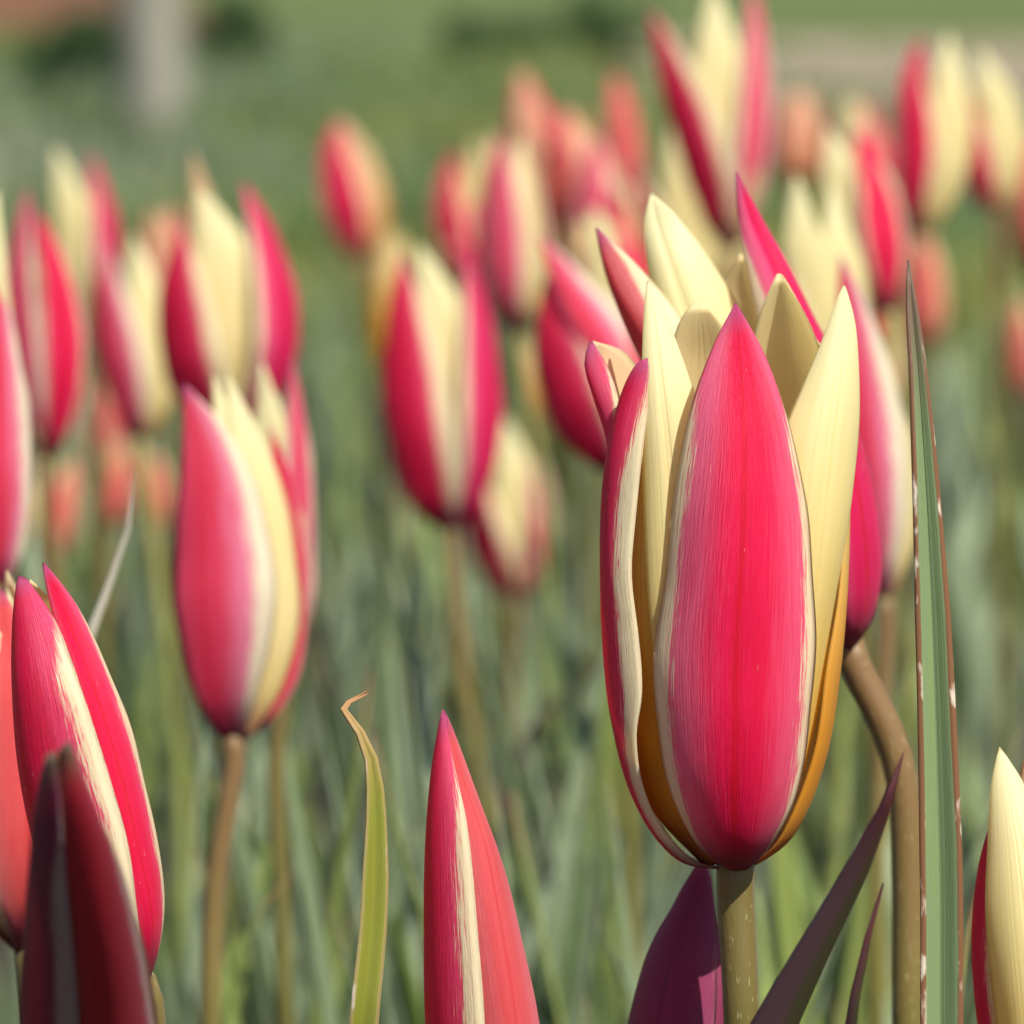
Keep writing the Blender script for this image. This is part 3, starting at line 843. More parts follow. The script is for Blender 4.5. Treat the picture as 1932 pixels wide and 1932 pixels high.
traced_tulip('red tulip bud with a yellow scar and white stripe leaning behind the shaded bud', (270, 1870, 0), 0.98, ((270, 1870), (60, 1080)), [
    ([(265, 1870, 1), (160, 1750, 4), (100, 1600, 5), (70, 1450, 5), (50, 1300, 4), (40, 1180, 2), (36, 1090, 0)],
     [(262, 1870, -1), (140, 1745, -2), (84, 1600, -3), (50, 1450, -3.2), (35, 1300, -3), (32, 1180, -1.6), (36, 1086, 0)],
     [(270, 1870, -2), (262, 1740, -6.4), (243, 1600, -7.4), (202, 1450, -6.9), (154, 1300, -5.8), (104, 1170, -3.2), (50, 1090, 0)], (M_RED_SCAR, M_CREAM_BACK)),
    ([(270, 1870, -1.5), (240, 1740, -4.5), (210, 1600, -5), (170, 1450, -4.5), (128, 1300, -3.5), (104, 1180, -2), (80, 1066, 0)],
     [(275, 1870, -2), (285, 1740, -4.7), (258, 1600, -5.5), (222, 1450, -5.1), (176, 1300, -4.2), (126, 1170, -2.2), (82, 1061, 0)],
     [(275, 1870, 1), (302, 1770, 0), (306, 1630, 0), (270, 1460, 0), (222, 1300, 0), (150, 1150, 0), (87, 1066, 0)], (M_BUD, M_CREAM_BACK)),
    ([(265, 1870, 1), (150, 1740, 3), (92, 1600, 3), (62, 1450, 3), (44, 1300, 2.5), (42, 1180, 1.5), (56, 1096, .5)],
     [(270, 1870, 3), (215, 1740, 9), (175, 1600, 9.5), (140, 1450, 9), (105, 1300, 7), (78, 1180, 3.5), (58, 1093, .5)],
     [(275, 1870, 2), (295, 1760, 3), (290, 1620, 3), (255, 1460, 3), (200, 1300, 2.5), (130, 1170, 1.5), (61, 1096, .5)], (M_CREAM, M_CREAM_BACK))])
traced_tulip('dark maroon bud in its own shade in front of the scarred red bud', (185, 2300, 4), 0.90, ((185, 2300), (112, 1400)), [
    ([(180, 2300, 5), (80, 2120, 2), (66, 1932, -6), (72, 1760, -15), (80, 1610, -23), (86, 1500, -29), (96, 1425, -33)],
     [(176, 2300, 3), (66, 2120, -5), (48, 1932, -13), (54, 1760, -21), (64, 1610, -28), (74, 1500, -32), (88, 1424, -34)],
     [(182, 2300, 1), (165, 2120, -9), (150, 1932, -18), (136, 1760, -26), (122, 1610, -31.5), (113, 1500, -34.5), (104, 1416, -35)], (M_BUD_SHADE_PURPLE, M_CREAM_BACK)),
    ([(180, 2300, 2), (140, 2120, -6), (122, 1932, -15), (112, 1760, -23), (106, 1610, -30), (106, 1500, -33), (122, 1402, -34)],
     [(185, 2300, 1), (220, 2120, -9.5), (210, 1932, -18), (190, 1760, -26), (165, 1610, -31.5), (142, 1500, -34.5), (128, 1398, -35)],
     [(190, 2300, 3), (300, 2120, -3), (292, 1932, -11), (262, 1760, -20), (218, 1610, -28), (172, 1500, -32.5), (134, 1400, -34.5)], (M_BUD_SHADE_RED, M_CREAM_BACK)),
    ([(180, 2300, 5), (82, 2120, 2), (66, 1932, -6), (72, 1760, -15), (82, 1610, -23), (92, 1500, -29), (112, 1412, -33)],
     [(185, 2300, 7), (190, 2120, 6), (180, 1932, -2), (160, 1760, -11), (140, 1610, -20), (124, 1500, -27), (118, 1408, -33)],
     [(190, 2300, 5), (306, 2120, 2), (298, 1932, -6), (266, 1760, -15), (216, 1610, -24), (165, 1500, -30), (124, 1412, -33)], (M_BUD_SHADE_RED, M_CREAM_BACK))], rs=.0016)
tulip('coral tulip bud half hidden behind the scarred red bud', (48, 1795), (-5, 1070), 1.09, lean=0, Rr=0.155, rot=20, tip=0.2, wout=.95, mo=M_CORAL, seed=4, leaves=0, jit=.5, stem=M_STEM)
traced_tulip('cream faced tulip with a red side petal beside the tall brown edged leaf', (2015, 2380, 0), 1.0, ((2015, 2380), (1900, 1420)), [
    ([(2000, 2380, -1), (1902, 2130, -4), (1878, 1932, -4.4), (1862, 1750, -4), (1861, 1600, -3), (1870, 1480, -2), (1884, 1413, -1)],
     [(2010, 2380, -2), (1985, 2130, -8), (1962, 1932, -8.2), (1942, 1750, -7), (1924, 1600, -5), (1900, 1480, -2.7), (1886, 1409, -1)],
     [(2020, 2380, -1), (2075, 2130, -4), (2052, 1932, -4.4), (2020, 1750, -4), (1985, 1600, -3), (1933, 1480, -2), (1889, 1413, -1)], (M_CREAM, M_CREAM_BACK)),
    ([(2005, 2380, 2), (1900, 2150, 6), (1868, 1932, 7), (1858, 1780, 6.5), (1864, 1650, 4), (1874, 1560, 2)],
     [(2000, 2380, 0), (1882, 2150, -.5), (1850, 1932, -.5), (1838, 1780, -.5), (1848, 1650, 0), (1868, 1556, 1)],
     [(2005, 2380, -1), (1925, 2150, -3.3), (1900, 1932, -3.4), (1886, 1780, -3), (1884, 1650, -1.5), (1880, 1560, 1)], (M_RED_WIDE, M_CREAM_BACK)),
    ([(2015, 2380, 2), (1960, 2150, 6), (1930, 1932, 8), (1910, 1700, 7), (1915, 1520, 5), (1944, 1372, 3)],
     [(2020, 2380, 2), (2040, 2150, 6), (2030, 1932, 7), (2010, 1700, 6), (1980, 1520, 4), (1948, 1368, 3)],
     [(2022, 2380, 1), (2110, 2150, 0), (2105, 1932, 0), (2075, 1700, 0), (2020, 1520, 1), (1952, 1372, 3)], (M_RED, M_CREAM_BACK))])
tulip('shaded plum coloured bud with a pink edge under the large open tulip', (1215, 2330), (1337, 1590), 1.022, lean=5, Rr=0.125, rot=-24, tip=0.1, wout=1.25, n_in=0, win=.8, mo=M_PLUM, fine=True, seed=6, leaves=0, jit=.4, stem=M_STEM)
fan_tulip('pink tulip on a brown stem with cream inner petals beside its taller neighbour', (440, 1398), (400, 712), 1.30, 205, [
    ([(440, 1400), (426, 1300), (424, 1150), (416, 1000), (394, 850), (347, 724)], 98, -8, M_PINK_L),
    ([(450, 1400), (500, 1260), (502, 1050), (476, 880), (428, 704)], 60, 38, M_CREAM_SOFT),
    ([(446, 1400), (480, 1250), (470, 1050), (440, 880), (402, 705)], 50, 30, M_CREAM_SOFT),
    ([(452,1400),(522,1310),(549,1180),(548,1040),(532,900),(508,800)], 34, 112, M_RED)], via=[(434, 1490, 1.30), (422, 1560, 1.30), (410, 1640, 1.30), (401, 1740, 1.30), (397, 1932, 1.30)], rs=.00135, seed=7, dx=-.006)
fan_tulip('pale pink tulip with a cream top pressed against the pink tulip on a brown stem', (530, 1300), (524, 676), 1.42, 130, [
    ([(530, 1300), (520, 1100), (510, 900), (505, 780), (494, 682)], 52, -20, M_CREAM_SOFT),
    ([(535, 1300), (560, 1150), (563, 950), (560, 800), (552, 676)], 34, 55, M_PINK),
    ([(534, 1300), (545, 1120), (540, 950), (530, 830), (520, 740)], 36, 10, M_CREAM_SOFT)], seed=8, via=[(520, 1450, 1.42), (532, 1700, 1.42), (540, 1932, 1.42)], stem=M_STEM)
fan_tulip('wide open tulip with broad yellow inner petals above the pink tulip on a brown stem', (425, 830), (410, 350), 1.72, 215, [
    ([(420, 830), (372, 710), (352, 600), (343, 500), (345, 420)], 60, -35, M_RED_L),
    ([(428, 830), (430, 690), (428, 560), (410, 450), (374, 356)], 76, 5, M_CREAM_SOFT),
    ([(440, 830), (512, 700), (520, 580), (496, 450), (457, 340)], 44, 50, M_RED_R),
    ([(410, 780), (400, 600), (385, 400), (362, 286)], 40, 172, M_RED)], seed=9)
fan_tulip('soft pink tulip with cream edges behind the tall brown edged leaf', (1668, 1140), (1590, 480), 1.42, 150, [
    ([(1664, 1140), (1655, 1000), (1648, 860), (1630, 720), (1606, 570), (1585, 480)], 66, -5, M_PINK_L),
    ([(1670, 1140), (1702, 1010), (1698, 870), (1672, 730), (1635, 620)], 32, 45, M_CREAM_SOFT)], seed=10, via=[(1660, 1400, 1.42), (1652, 1900, 1.42)])
fan_tulip('red tulip with cream centre on a long orange brown stem in the open middle', (850, 1003), (820, 462), 1.75, 190, [
    ([(850, 1003), (814, 900), (790, 780), (774, 640), (757, 476)], 66, -20, M_RED_L),
    ([(855, 1003), (862, 880), (852, 720), (832, 580), (788, 458)], 62, 10, M_CREAM_SOFT),
    ([(858, 1003), (896, 900), (906, 780), (902, 640), (880, 458)], 42, 48, M_RED_R),
    ([(846, 1003), (785, 930), (758, 830), (757, 700), (772, 600)], 34, -105, M_RED)], via=[(872, 1250, 1.75), (902, 1480, 1.75)], dx=.012, seed=11)
fan_tulip('small red tulip with a wide yellow front under the tulip on a long orange stem', (975, 1135), (970, 790), 2.2, 140, [
    ([(970, 1135), (938, 1060), (916, 990), (910, 890)], 40, -35, M_RED_L),
    ([(980, 1135), (980, 1030), (972, 920), (952, 785)], 50, 8, M_CREAM_SOFT),
    ([(985, 1135), (1016, 1030), (1020, 930), (1004, 815)], 28, 55, M_PINK)], seed=12)
fan_tulip('slim red bud with an apricot tip standing alone before the turf', (682, 495), (642, 226), 2.9, 100, [
    ([(680, 495), (660, 430), (643, 350), (634, 290), (636, 228)], 46, -20, M_RED),
    ([(685, 495), (694, 430), (684, 350), (666, 290), (642, 224)], 42, 30, M_APRICOT)], via=[(722, 640, 2.9)], rs=.0016, seed=13, rear=M_CORAL)
tulip('small ochre tulip bud behind the tulip on a long orange stem', (735, 720), (742, 425), 2.6, Rr=0.15, rot=60, tip=0.3, mi=M_ORANGE, mo=M_ORANGE, seed=14)
fan_tulip('pink and red tulip with its petals flopped to the right behind the large open tulip', (1165, 893), (1060, 480), 1.6, 190, [
    ([(1160, 893), (1110, 800), (1075, 700), (1050, 600), (1030, 520)], 66, -30, M_RED_L),
    ([(1168, 890), (1180, 770), (1155, 660), (1085, 550), (1015, 440)], 52, 15, M_PINK_L),
    ([(1175, 890), (1225, 760), (1215, 640), (1170, 520)], 45, 45, M_RED)], seed=15)
tulip('tulip with a short yellow front petal above the tulip flopped to the right', (1210, 720), (1120, 385), 2.0, Rr=0.215, rot=48, tip=0.5, seed=16)
tulip('tall rose tulip with a pale grey pink side left of the flopped tulip', (978, 632), (955, 240), 2.15, Rr=0.175, rot=-20, tip=0.35, mo=M_PINK, seed=17, via=[(1030, 980, 2.15), (1042, 1300, 2.15)], stem=M_STEM_GREEN)
fan_tulip('red tulip with a yellow top beside the tall rose tulip', (885, 545), (880, 265), 2.6, 110, [
    ([(878, 545), (855, 460), (846, 370), (858, 285)], 38, -30, M_RED),
    ([(885, 545), (890, 480), (893, 430), (896, 385)], 52, 5, M_RED),
    ([(892, 545), (905, 440), (905, 350), (894, 260)], 36, 160, M_CREAM_SOFT)], seed=18, rear=M_CREAM_SOFT)
tulip('orange topped tulip rising behind the tall rose tulip', (1030, 430), (985, 125), 2.75, Rr=0.16, rot=55, tip=0.25, mo=M_CORAL, mi=M_APRICOT, seed=19)
tulip('coral red tulip with an orange edge behind the flopped tulip', (1110, 480), (1065, 195), 2.6, Rr=0.22, rot=-20, tip=0.3, mo=M_CORAL, mi=M_APRICOT, seed=20)
tulip('slender coral bud standing between two rows behind the flopped tulip', (1185, 400), (1160, 130), 2.9, Rr=0.14, rot=10, tip=0.15, mo=M_CORAL, wout=1.0, seed=21)
fan_tulip('tallest tulip, with magenta side petals and a broad cream middle, before the turf', (1375, 470), (1345, -20), 2.0, 170, [
    ([(1372, 470), (1340, 330), (1300, 200), (1262, 105), (1229, 18)], 48, -30, M_RED_L),
    ([(1378, 470), (1368, 300), (1356, 150), (1350, 50), (1344, -30)], 66, 5, M_CREAM_SOFT),
    ([(1385, 470), (1415, 330), (1426, 180), (1425, 60), (1418, -40)], 36, 55, M_PINK)], seed=22)
fan_tulip('yellow faced tulip just above the rear petals of the tulip on a bent stem', (1365, 600), (1300, 215), 2.15, 160, [
    ([(1368, 600), (1318, 480), (1290, 370), (1280, 280), (1271, 204)], 50, -10, M_CREAM_SOFT),
    ([(1375, 600), (1366, 480), (1356, 350), (1345, 255)], 46, 20, M_CREAM_SOFT),
    ([(1358, 600), (1270, 480), (1216, 380), (1191, 298)], 36, -45, M_RED_L)], seed=23)
tulip('dull apricot bud far behind the yellow faced tulips', (1500, 360), (1510, 165), 3.3, Rr=0.24, rot=64, tip=0.3, mo=M_CORAL, mi=M_APRICOT, seed=24)
tulip('small tulip with a lemon tip behind the broad red and yellow tulip', (1650, 430), (1612, 180), 2.9, Rr=0.2, rot=40, tip=0.35, seed=25)
tulip('orange topped small tulip between the lemon tipped one and the leaning tulip', (1690, 480), (1682, 240), 3.0, Rr=0.18, rot=62, tip=0.3, mo=M_CORAL, mi=M_APRICOT, seed=26)
fan_tulip('broad tulip with yellow left side and bright red right side', (1672, 595), (1590, 245), 1.95, 150, [
    ([(1650, 597), (1620, 500), (1602, 400), (1578, 310), (1560, 238)], 56, -15, M_CREAM_SOFT),
    ([(1676, 595), (1672, 500), (1660, 400), (1638, 310), (1612, 245)], 46, 35, M_RED)], seed=27, via=[(1650, 900, 1.95), (1590, 1400, 1.95), (1585, 1800, 1.95)], stem=M_STEM_GREEN)
fan_tulip('creamy tulip with a deep yellow throat beside the broad red and yellow tulip', (1600, 780), (1530, 330), 1.7, 170, [
    ([(1600, 780), (1552, 620), (1517, 480), (1502, 328)], 52, -10, M_CREAM_SOFT),
    ([(1612, 780), (1594, 620), (1582, 480), (1570, 345)], 52, 25, M_CREAM_SOFT),
    ([(1595, 780), (1540, 690), (1498, 590), (1477, 470)], 36, -45, M_RED_L)], seed=28)
fan_tulip('leaning tulip with a vivid red left petal and cream front above the brown edged leaf', (1722, 440), (1765, 62), 2.1, 125, [
    ([(1720, 443), (1722, 360), (1726, 260), (1722, 160), (1738, 70)], 44, -25, M_RED),
    ([(1733, 443), (1780, 330), (1793, 220), (1793, 130), (1788, 60)], 46, 25, M_CREAM_SOFT)], seed=29)
fan_tulip('tulip with a yellow shoulder leaning towards the leaning cream fronted tulip', (1880, 405), (1850, 92), 2.35, 100, [
    ([(1878, 405), (1850, 330), (1840, 260), (1832, 190)], 34, -30, M_RED),
    ([(1886, 405), (1898, 310), (1886, 200), (1846, 90)], 40, 15, M_CREAM_SOFT)], seed=30)
tulip('red tulip with coral side right of the yellow shouldered tulip', (1960, 520), (1945, 240), 2.4, Rr=0.2, rot=0, tip=0.35, mo=M_CORAL, seed=31)
tulip('small red tulip low behind the tip of the brown edged leaf', (1748, 660), (1742, 440), 3.0, Rr=0.19, rot=-10, tip=0.3, mo=M_CORAL, seed=32)
tulip('small red bud low behind the yellow shouldered tulip', (1938, 760), (1928, 560), 3.1, Rr=0.17, rot=-10, tip=0.3, mo=M_CORAL, seed=33)
fan_tulip('tall tulip with a lemon petal beside the rose side of its left neighbour', (180, 645), (135, 280), 2.2, 120, [
    ([(178, 645), (158, 540), (140, 430), (124, 350), (104, 276)], 44, -10, M_CREAM_SOFT),
    ([(184, 645), (198, 540), (196, 430), (184, 350), (171, 289)], 30, 45, M_RED_R)], seed=34)
fan_tulip('magenta tulip with a short cream petal left of the lemon petalled tulip', (82, 872), (60, 352), 1.7, 130, [
    ([(78, 872), (52, 740), (38, 600), (38, 480), (54, 350)], 36, -40, M_PINK),
    ([(82, 872), (75, 760), (70, 640), (74, 498)], 32, -5, M_CREAM_SOFT),
    ([(90, 872), (116, 760), (120, 640), (104, 520), (66, 390)], 44, 28, M_RED)], seed=35)
fan_tulip('big blurred tulip with a pale pink side half behind the coral bud', (-5, 1130), (-10, 360), 1.32, 130, [
    ([(0, 1130), (14, 980), (8, 800), (2, 650), (-8, 500)], 52, 25, M_PINK_L),
    ([(-15, 1130), (-40, 900), (-30, 650), (-4, 358)], 60, -10, M_CREAM_SOFT)], seed=36)
fan_tulip('red tulip with a cream right side before the apricot tipped one', (265, 835), (228, 440), 1.95, 130, [
    ([(263, 835), (243, 740), (224, 640), (207, 550), (199, 452)], 46, -25, M_PINK_L),
    ([(270, 835), (294, 740), (288, 640), (270, 540), (251, 438)], 42, 22, M_CREAM_SOFT)], seed=37, via=[(322, 1300, 1.95), (345, 1600, 1.95), (348, 1932, 1.95)], stem=M_STEM_GREEN)
tulip('apricot tipped small tulip behind the red tulip with a cream right side', (320, 660), (305, 385), 2.5, Rr=0.18, rot=60, tip=0.35, mo=M_CORAL, mi=M_APRICOT, seed=38)
tulip('little ochre tulip low between the magenta and the cream sided tulips', (195, 900), (188, 690), 2.8, Rr=0.17, rot=60, tip=0.35, mo=M_CORAL, mi=M_ORANGE, seed=39)
tulip('small coral bud nodding low under the magenta tulip', (95, 1060), (140, 860), 2.5, Rr=0.17, rot=0, tip=0.2, mo=M_CORAL, seed=40)
tulip('small coral bud low under the red tulip with a cream right side', (300, 1000), (285, 850), 3.1, Rr=0.2, rot=20, tip=0.3, mo=M_CORAL, seed=41)
tulip('small shaded tan bud low behind the flopped tulip', (1020, 790), (1005, 640), 3.1, Rr=0.2, rot=60, tip=0.3, mo=M_ORANGE, mi=M_APRICOT, seed=42)

tulip('rose bud squeezed between the orange topped tulip and the slender coral bud', (1130, 540), (1125, 250), 2.5, Rr=0.18, rot=-15, tip=0.25, wout=.9, mo=M_PINK, seed=51)
tulip('cream tipped tulip behind the shoulder of the flopped tulip', (1230, 640), (1168, 345), 2.2, Rr=0.17, rot=-25, tip=0.4, seed=52)
tulip('red tulip just right of the creamy tulip with a deep yellow throat', (1665, 800), (1640, 470), 2.0, Rr=0.16, rot=5, tip=0.35, mo=M_RED, seed=53)
tulip('ochre edged red bud under the red tulip with a cream right side', (205, 1000), (232, 830), 2.7, Rr=0.2, rot=20, tip=0.3, mo=M_CORAL, mi=M_ORANGE, seed=54)
tulip('tiny yellow bud low beside the big blurred tulip', (62, 1040), (55, 890), 2.6, Rr=0.2, rot=60, tip=0.3, mo=M_ORANGE, seed=55)

# ---- leafy plants near the camera
lp = thing('tulip_plant', foot_of(P(1775, 1932, .985), 0, 0), 'tall upright channelled green leaf with brown speckled margins beside the bent stem', 'plant')
hand_leaf(lp, [np.array(lp.location) - (0, 0, .003), P(1775, 3200, .985), P(1775, 2500, .985), P(1772, 1932, .985), P(1772, 1700, .985), P(1768, 1500, .985), P(1762, 1300, .985), P(1754, 1100, .985), P(1744, 900, .985), P(1731, 700, .985), P(1720, 580, .985), P(1713, 490, .985)],
          0.0056, M_LEAF_EDGE, side=(1, 0.05, 0), face=(0, -1, 0), channel=0.62, wfun=lambda v: np.interp(v, [0, .3, .62, .8, .88, .94, .98, 1], [.7, 1, .98, .93, .78, .52, .3, .05]), ripple=0.035, nv=110, nu=13, thick=.0009)
lp2 = thing('tulip_plant', foot_of(P(700, 1932, .99)), 'speckled olive leaf with a dry curled brown tip in the middle of the bed', 'plant')
hand_leaf(lp2, [np.array(lp2.location) - (0, 0, .003), P(650, 3000, 1.0), P(668, 2200, 1.0), P(682, 1932, .99), P(700, 1750, .99), P(706, 1600, .99), P(705, 1480, .99), P(690, 1400, .99), P(660, 1360, .99), P(648, 1338, .992), P(668, 1320, 1.0), P(694, 1306, 1.0)],
          0.0036, M_LEAF_OLIVE, side=(1, 0.3, 0), face=(0, -1, 0), channel=0.5, wfun=lambda v: np.interp(v, [0, .3, .6, .85, .91, .95, .962, .975, 1], [.9, 1.2, 1.1, .95, .85, .5, .3, .22, .1]), nv=90)
lp3 = thing('tulip_plant', foot_of(P(1610, 1932, 1.04)), 'short dark purple leaf with a hooked tip between the two olive stems', 'plant')
hand_leaf(lp3, [np.array(lp3.location) - (0, 0, .003), P(1570, 2700, 1.04), P(1590, 2100, 1.04), P(1606, 1932, 1.03), P(1625, 1820, 1.03), P(1648, 1730, 1.03), P(1656, 1700, 1.03), P(1664, 1684, 1.03), P(1667, 1666, 1.03)],
          0.0038, M_LEAF_DARK, side=(0.92, 0.1, -0.4), face=(0, 1, 0), channel=0.4, wfun=lambda v: np.interp(v, [0, .4, .75, .88, .94, .97, 1], [.6, 1, .9, .62, .3, .2, .05]))
lp4 = thing('tulip_plant', foot_of(P(1815, 1932, 1.12)), 'bright green leaf half hidden behind the brown edged leaf', 'plant')
hand_leaf(lp4, [np.array(lp4.location) - (0, 0, .003), P(1790, 2500, 1.12), P(1800, 1960, 1.12), P(1815, 1840, 1.12), P(1830, 1740, 1.12), P(1845, 1660, 1.12)], 0.0042, M_LEAF_GREEN, side=(1, 0.4, 0), channel=0.3)
lp5 = thing('tulip_plant', foot_of(P(150, 1932, 1.16)), 'bleached whitish leaf rising right of the scarred red bud', 'plant')
hand_leaf(lp5, [np.array(lp5.location) - (0, 0, .003), P(60, 1800, 1.16), P(130, 1320, 1.16), P(185, 1160, 1.16), P(225, 1050, 1.16), P(250, 970, 1.16), P(257, 925, 1.16), P(252, 890, 1.16)], 0.0030, M_LEAF_PALE, side=(0.92, 0.1, -0.4), channel=0.3, wfun=lambda v: np.interp(v, [0, .6, .8, .92, 1], [.9, 1, .8, .4, .03]))
lp6 = thing('tulip_plant', foot_of(P(420, 1932, 1.36)), 'thin yellow green leaf arching right beside the brown stem of the pink tulip', 'plant')
hand_leaf(lp6, [np.array(lp6.location) - (0, 0, .003), P(400, 2300, 1.34), P(432, 1880, 1.33), P(465, 1780, 1.33), P(505, 1700, 1.33), P(560, 1642, 1.33)], 0.0026, M_LEAF_GREEN, side=(1, 0.2, -0.6), channel=0.3)
lp7 = thing('tulip_plant', foot_of(P(960, 1932, 1.7)), 'dark leaf slanting up to the right left of the large open tulip', 'plant')
hand_leaf(lp7, [np.array(lp7.location) - (0, 0, .003), P(900, 1900, 1.75), P(960, 1480, 1.75), P(1010, 1370, 1.75), P(1080, 1300, 1.75), P(1160, 1230, 1.75), P(1230, 1200, 1.75)], 0.006, M_LEAF_DARK, side=(0.5, 0.2, -0.8), channel=0.3)

# ---- flowerless plants with narrow upright leaves in the gap between the near and the far tulips
NARROW = []
for k in range(10):
    L = rng.uniform(0.185, 0.235)
    pts = []
    a = rng.uniform(0.0, 0.1)
    bend = rng.uniform(0.05, 0.5)
    x = z = 0.0
    for i in range(9):
        pts.append((x, 0.003 * math.sin(i * 1.1 + k), z))
        a += bend / 8 * (2.0 * (i / 8)**2)
        x += math.sin(a) * L / 8
        z += math.cos(a) * L / 8
    S = leaf_surface(pts, (0, 1, 0), (-0.2, 0, 1), rng.uniform(0.0048, 0.0088), channel=rng.uniform(0.3, 0.6), nu=7, nv=20, ripple=0.04, seed=k)
    NARROW.append(shell_mesh('narrow_leaf', S, 0.0006, (M_LEAF if k % 4 else M_LEAF_GREEN,)))
for k, (px, sc_) in enumerate([(250, 1.5), (330, 1.75), (480, 1.45), (545, 1.6), (600, 1.35), (640, 1.7), (720, 1.4), (760, 1.55), (830, 1.75), (900, 1.45), (960, 1.6), (1040, 1.4), (1100, 1.65), (1170, 1.35),
                               (1250, 1.6), (1330, 1.75), (1480, 1.45), (1540, 1.65), (1620, 1.5), (1780, 1.55), (1850, 1.4), (1900, 1.7), (180, 1.8), (1000, 1.85), (690, 1.9)]):
    f = P(px, 1932, sc_)
    pl = thing('tulip_plant', (f[0], f[1], 0), 'flowerless plant with a few narrow upright grey green leaves among the flower stems', 'plant', 'narrow leaved plants between the stems')
    for j in range(int(rng.integers(3, 6))):
        o = add_leaf(pl, (rng.uniform(-.012, .012), rng.uniform(-.012, .012), -0.002), rng.uniform(0, 6.28), rng.uniform(.8, 1.0 if sc_ < 1.5 else 1.04), tilt=rng.uniform(-.05, .22))
        o.data = NARROW[int(rng.integers(len(NARROW)))]

# ---- flowerless leafy plants filling the bed
def wedge(y, extra):
    return 0.112 * y + extra
for k in range(105):
    y = 0.78 + (2.5 - 0.78) * rng.random()**0.85
    x = rng.uniform(-1, 1) * wedge(y, 0.09)
    pl = thing('tulip_plant', (x, y, 0), 'flowerless clump of narrow grey green tulip leaves among the flower stems', 'plant', 'flowerless leaf clumps filling the bed')
    top = 0.93 if y < 0.75 else 1.05
    for j in range(int(rng.integers(5, 9))):
        add_leaf(pl, (rng.uniform(-.014, .014), rng.uniform(-.014, .014), -0.002), rng.uniform(0, 6.28), rng.uniform(.7, top))

# ------------------------------------------------------------------ turf and far plants
def blades(name, xs, ys, h, w, lean, mat_idx, mats):
    n = len(xs)
    a = rng.uniform(0, 2 * math.pi, n)
    b = rng.uniform(0, 2 * math.pi, n)
    ca, sa = np.cos(a), np.sin(a)
    lx, ly = np.cos(b) * lean * h, np.sin(b) * lean * h
    z = np.zeros(n)
    v0 = np.stack([xs - ca * w, ys - sa * w, z], -1)
    v1 = np.stack([xs + ca * w, ys + sa * w, z], -1)
    v2 = np.stack([xs + ca * w * .8 + lx * .4, ys + sa * w * .8 + ly * .4, h * .6], -1)
    v3 = np.stack([xs - ca * w * .8 + lx * .4, ys - sa * w * .8 + ly * .4, h * .6], -1)
    v4 = np.stack([xs + lx, ys + ly, h], -1)
    V = np.stack([v0, v1, v2, v3, v4], 1).reshape(-1, 3)
    i = np.arange(n)[:, None] * 5
    loops = (i + np.array([0, 1, 2, 3, 3, 2, 4])[None]).ravel()
    me = bpy.data.meshes.new(name)
    me.vertices.add(len(V))
    me.vertices.foreach_set('co', V.ravel())
    me.loops.add(len(loops))
    me.loops.foreach_set('vertex_index', loops.astype(np.int32))
    me.polygons.add(2 * n)
    ls = (np.arange(n)[:, None] * 7 + np.array([0, 4])[None]).ravel()
    me.polygons.foreach_set('loop_start', ls.astype(np.int32))
    me.polygons.foreach_set('loop_total', np.tile([4, 3], n).astype(np.int32))
    for m in mats:
        me.materials.append(m)
    me.polygons.foreach_set('material_index', np.repeat(mat_idx, 2).astype(np.int32))
    me.update()
    me.validate()
    return me


def turf_mat(name, a, b):
    t = NT(name)
    g = t.n('ShaderNodeNewGeometry').outputs['Position']
    return t.out(t.mix(t.step(t.noise(g, 2.2, 3.0), 0.35, 0.65), a, b), rough=0.6, spec=0.25, trans=0.25)


TM = [turf_mat('turf_green', (0.08, 0.15, 0.045), (0.17, 0.23, 0.085)), turf_mat('turf_yellow_green', (0.17, 0.20, 0.045), (0.27, 0.27, 0.07)), turf_mat('turf_grey_green', (0.16, 0.20, 0.11), (0.25, 0.27, 0.18))]
n = 64000
ty = 2.3 + 11.5 * rng.random(n)**1.5
tx = rng.uniform(-1, 1, n) * (0.7 + 0.19 * ty)
keep = ~((tx > 0.25) & (ty > 8.3) & (rng.random(n) < 0.8))
tx, ty = tx[keep], ty[keep]
n = len(tx)
patch = np.sin(tx * 4.1 + 1.0) + np.sin(ty * 2.3 + tx * 2.0) + rng.normal(0, .8, n)
mi = np.where(patch > 0.9, 1, np.where(patch < -0.7, 2, 0))
th = rng.uniform(.04, .12, n) * np.where((tx > 0.15) & (ty > 5.0), 0.45, 1.0)
turf = obj('meadow_grass', blades('meadow_grass', tx, ty, th, rng.uniform(.0025, .006, n), rng.uniform(.1, .7, n), mi, TM))
turf['kind'] = 'stuff'
turf['label'] = 'rough green and yellow green meadow grass behind the tulip bed'
turf['category'] = 'grass'

# leaves of the rest of the bed, to either side
n = 7000
by = rng.uniform(.35, 2.6, n)
bx = np.where(rng.random(n) < .5, -1, 1) * (wedge(by, .10) + rng.random(n) * .75)
side = obj('bed_foliage', blades('bed_foliage', bx, by, rng.uniform(.07, .17, n), rng.uniform(.002, .0042, n), rng.uniform(.1, .6, n), rng.integers(0, 3, n), TM))
side['kind'] = 'stuff'
side['label'] = 'dense grey green tulip leaves at both sides of the bed'
side['category'] = 'foliage'

# low dark shrubs in the grass
t = NT('shrub_leaf')
r_ = t.rand()
M_SHRUB = t.out(t.mix(t.noise(t.n('ShaderNodeNewGeometry').outputs['Position'], 30.0, 2.0), (0.015, 0.045, 0.01), (0.045, 0.09, 0.022)), rough=0.5, spec=0.3, trans=0.2)
M_TWIG = stem_mat('twig', (0.09, 0.06, 0.035), (0.12, 0.09, 0.05))


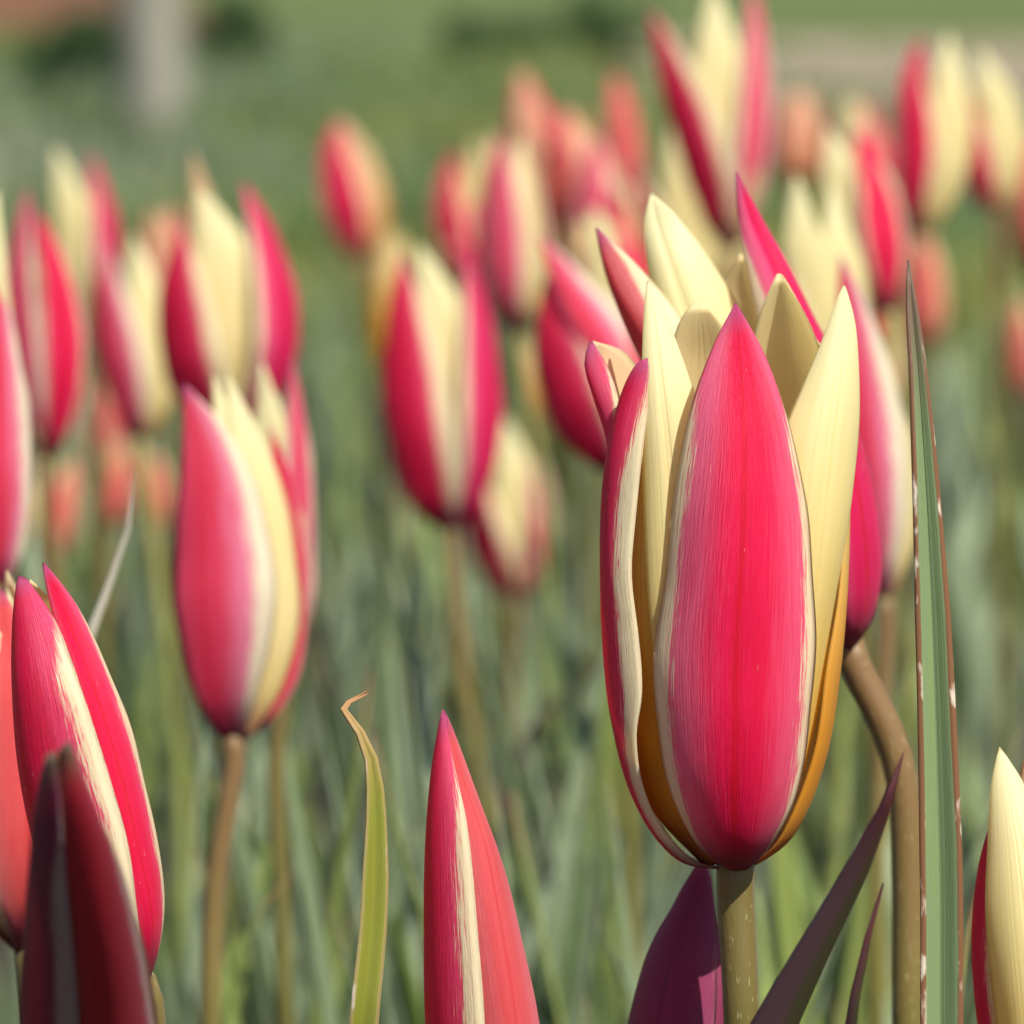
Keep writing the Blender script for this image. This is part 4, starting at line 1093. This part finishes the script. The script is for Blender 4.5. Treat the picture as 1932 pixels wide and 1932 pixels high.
def shrub(label, px, py, y, rad, hgt):
    gx = (px - 966) / FPX * y
    root = thing('low_shrub', (gx, y, 0), label, 'shrub', None)
    n = 700
    d = norm(rng.normal(0, 1, (n, 3)))
    r = rng.random(n)**0.4
    c = d * r[:, None] * np.array((rad, rad, hgt * .5)) + np.array((gx, y, hgt * .55))
    c += 0.25 * rad * np.sin(c[:, [1, 2, 0]] * 40)
    c[:, 2] = np.maximum(c[:, 2], .015)
    e1 = norm(rng.normal(0, 1, (n, 3)))
    e2 = norm(np.cross(e1, rng.normal(0, 1, (n, 3))))
    sz = rng.uniform(.010, .02, n)[:, None]
    V = np.stack([c - e1 * sz, c + e2 * sz * .5, c + e1 * sz, c - e2 * sz * .5], 1).reshape(-1, 3)
    me = bpy.data.meshes.new('foliage')
    me.from_pydata(V.tolist(), [], (np.arange(n)[:, None] * 4 + np.arange(4)[None]).tolist())
    me.materials.append(M_SHRUB)
    obj('foliage', me, root)
    for k in range(5):
        a = k * 1.3
        obj('twig', tube_mesh('twig', [(gx, y, -.01), (gx + math.cos(a) * rad * .3, y + math.sin(a) * rad * .3, hgt * .4), (gx + math.cos(a) * rad * .7, y + math.sin(a) * rad * .7, hgt * .8)], [.004, .003, .0015], M_TWIG, nseg=6, n=8), root)


shrub('dark green low shrub left of the pale post in the grass', 130, 230, 8.2, .10, .19)
shrub('dark green low shrub right of the pale post in the grass', 432, 130, 10.0, .12, .20)
shrub('mid green low shrub behind the single slim red bud', 930, 130, 11.0, .12, .14)
shrub('low shrub beside the bare path', 1130, 110, 12.0, .15, .18)

# pale weathered post far behind
t = NT('weathered_wood')
gg = t.n('ShaderNodeTexCoord').outputs['Object']
mp = t.n('ShaderNodeMapping')
mp.inputs['Scale'].default_value = (60, 60, 4)
t.link(gg, mp.inputs[0])
wn1 = t.noise(mp.outputs[0], 1.0, 4.0)
M_WOOD = t.out(t.mix(wn1, (0.17, 0.16, 0.12), (0.30, 0.29, 0.23)), rough=0.85, spec=0.2, bump=t.bump(wn1, .6, .004))
py_ = 6.4
pxx = (290 - 966) / FPX * py_
post = obj('wooden_post', tube_mesh('wooden_post', [(0, 0, -.05), (0.002, 0, .1), (-.002, 0, .25), (0.004, 0, .42), (.004, 0, .455)], [.048, .047, .046, .046, .030], M_WOOD, nseg=16, n=20))
post.location = (pxx, py_, 0)
post['label'] = 'pale grey weathered wooden post standing in the meadow grass'
post['category'] = 'post'
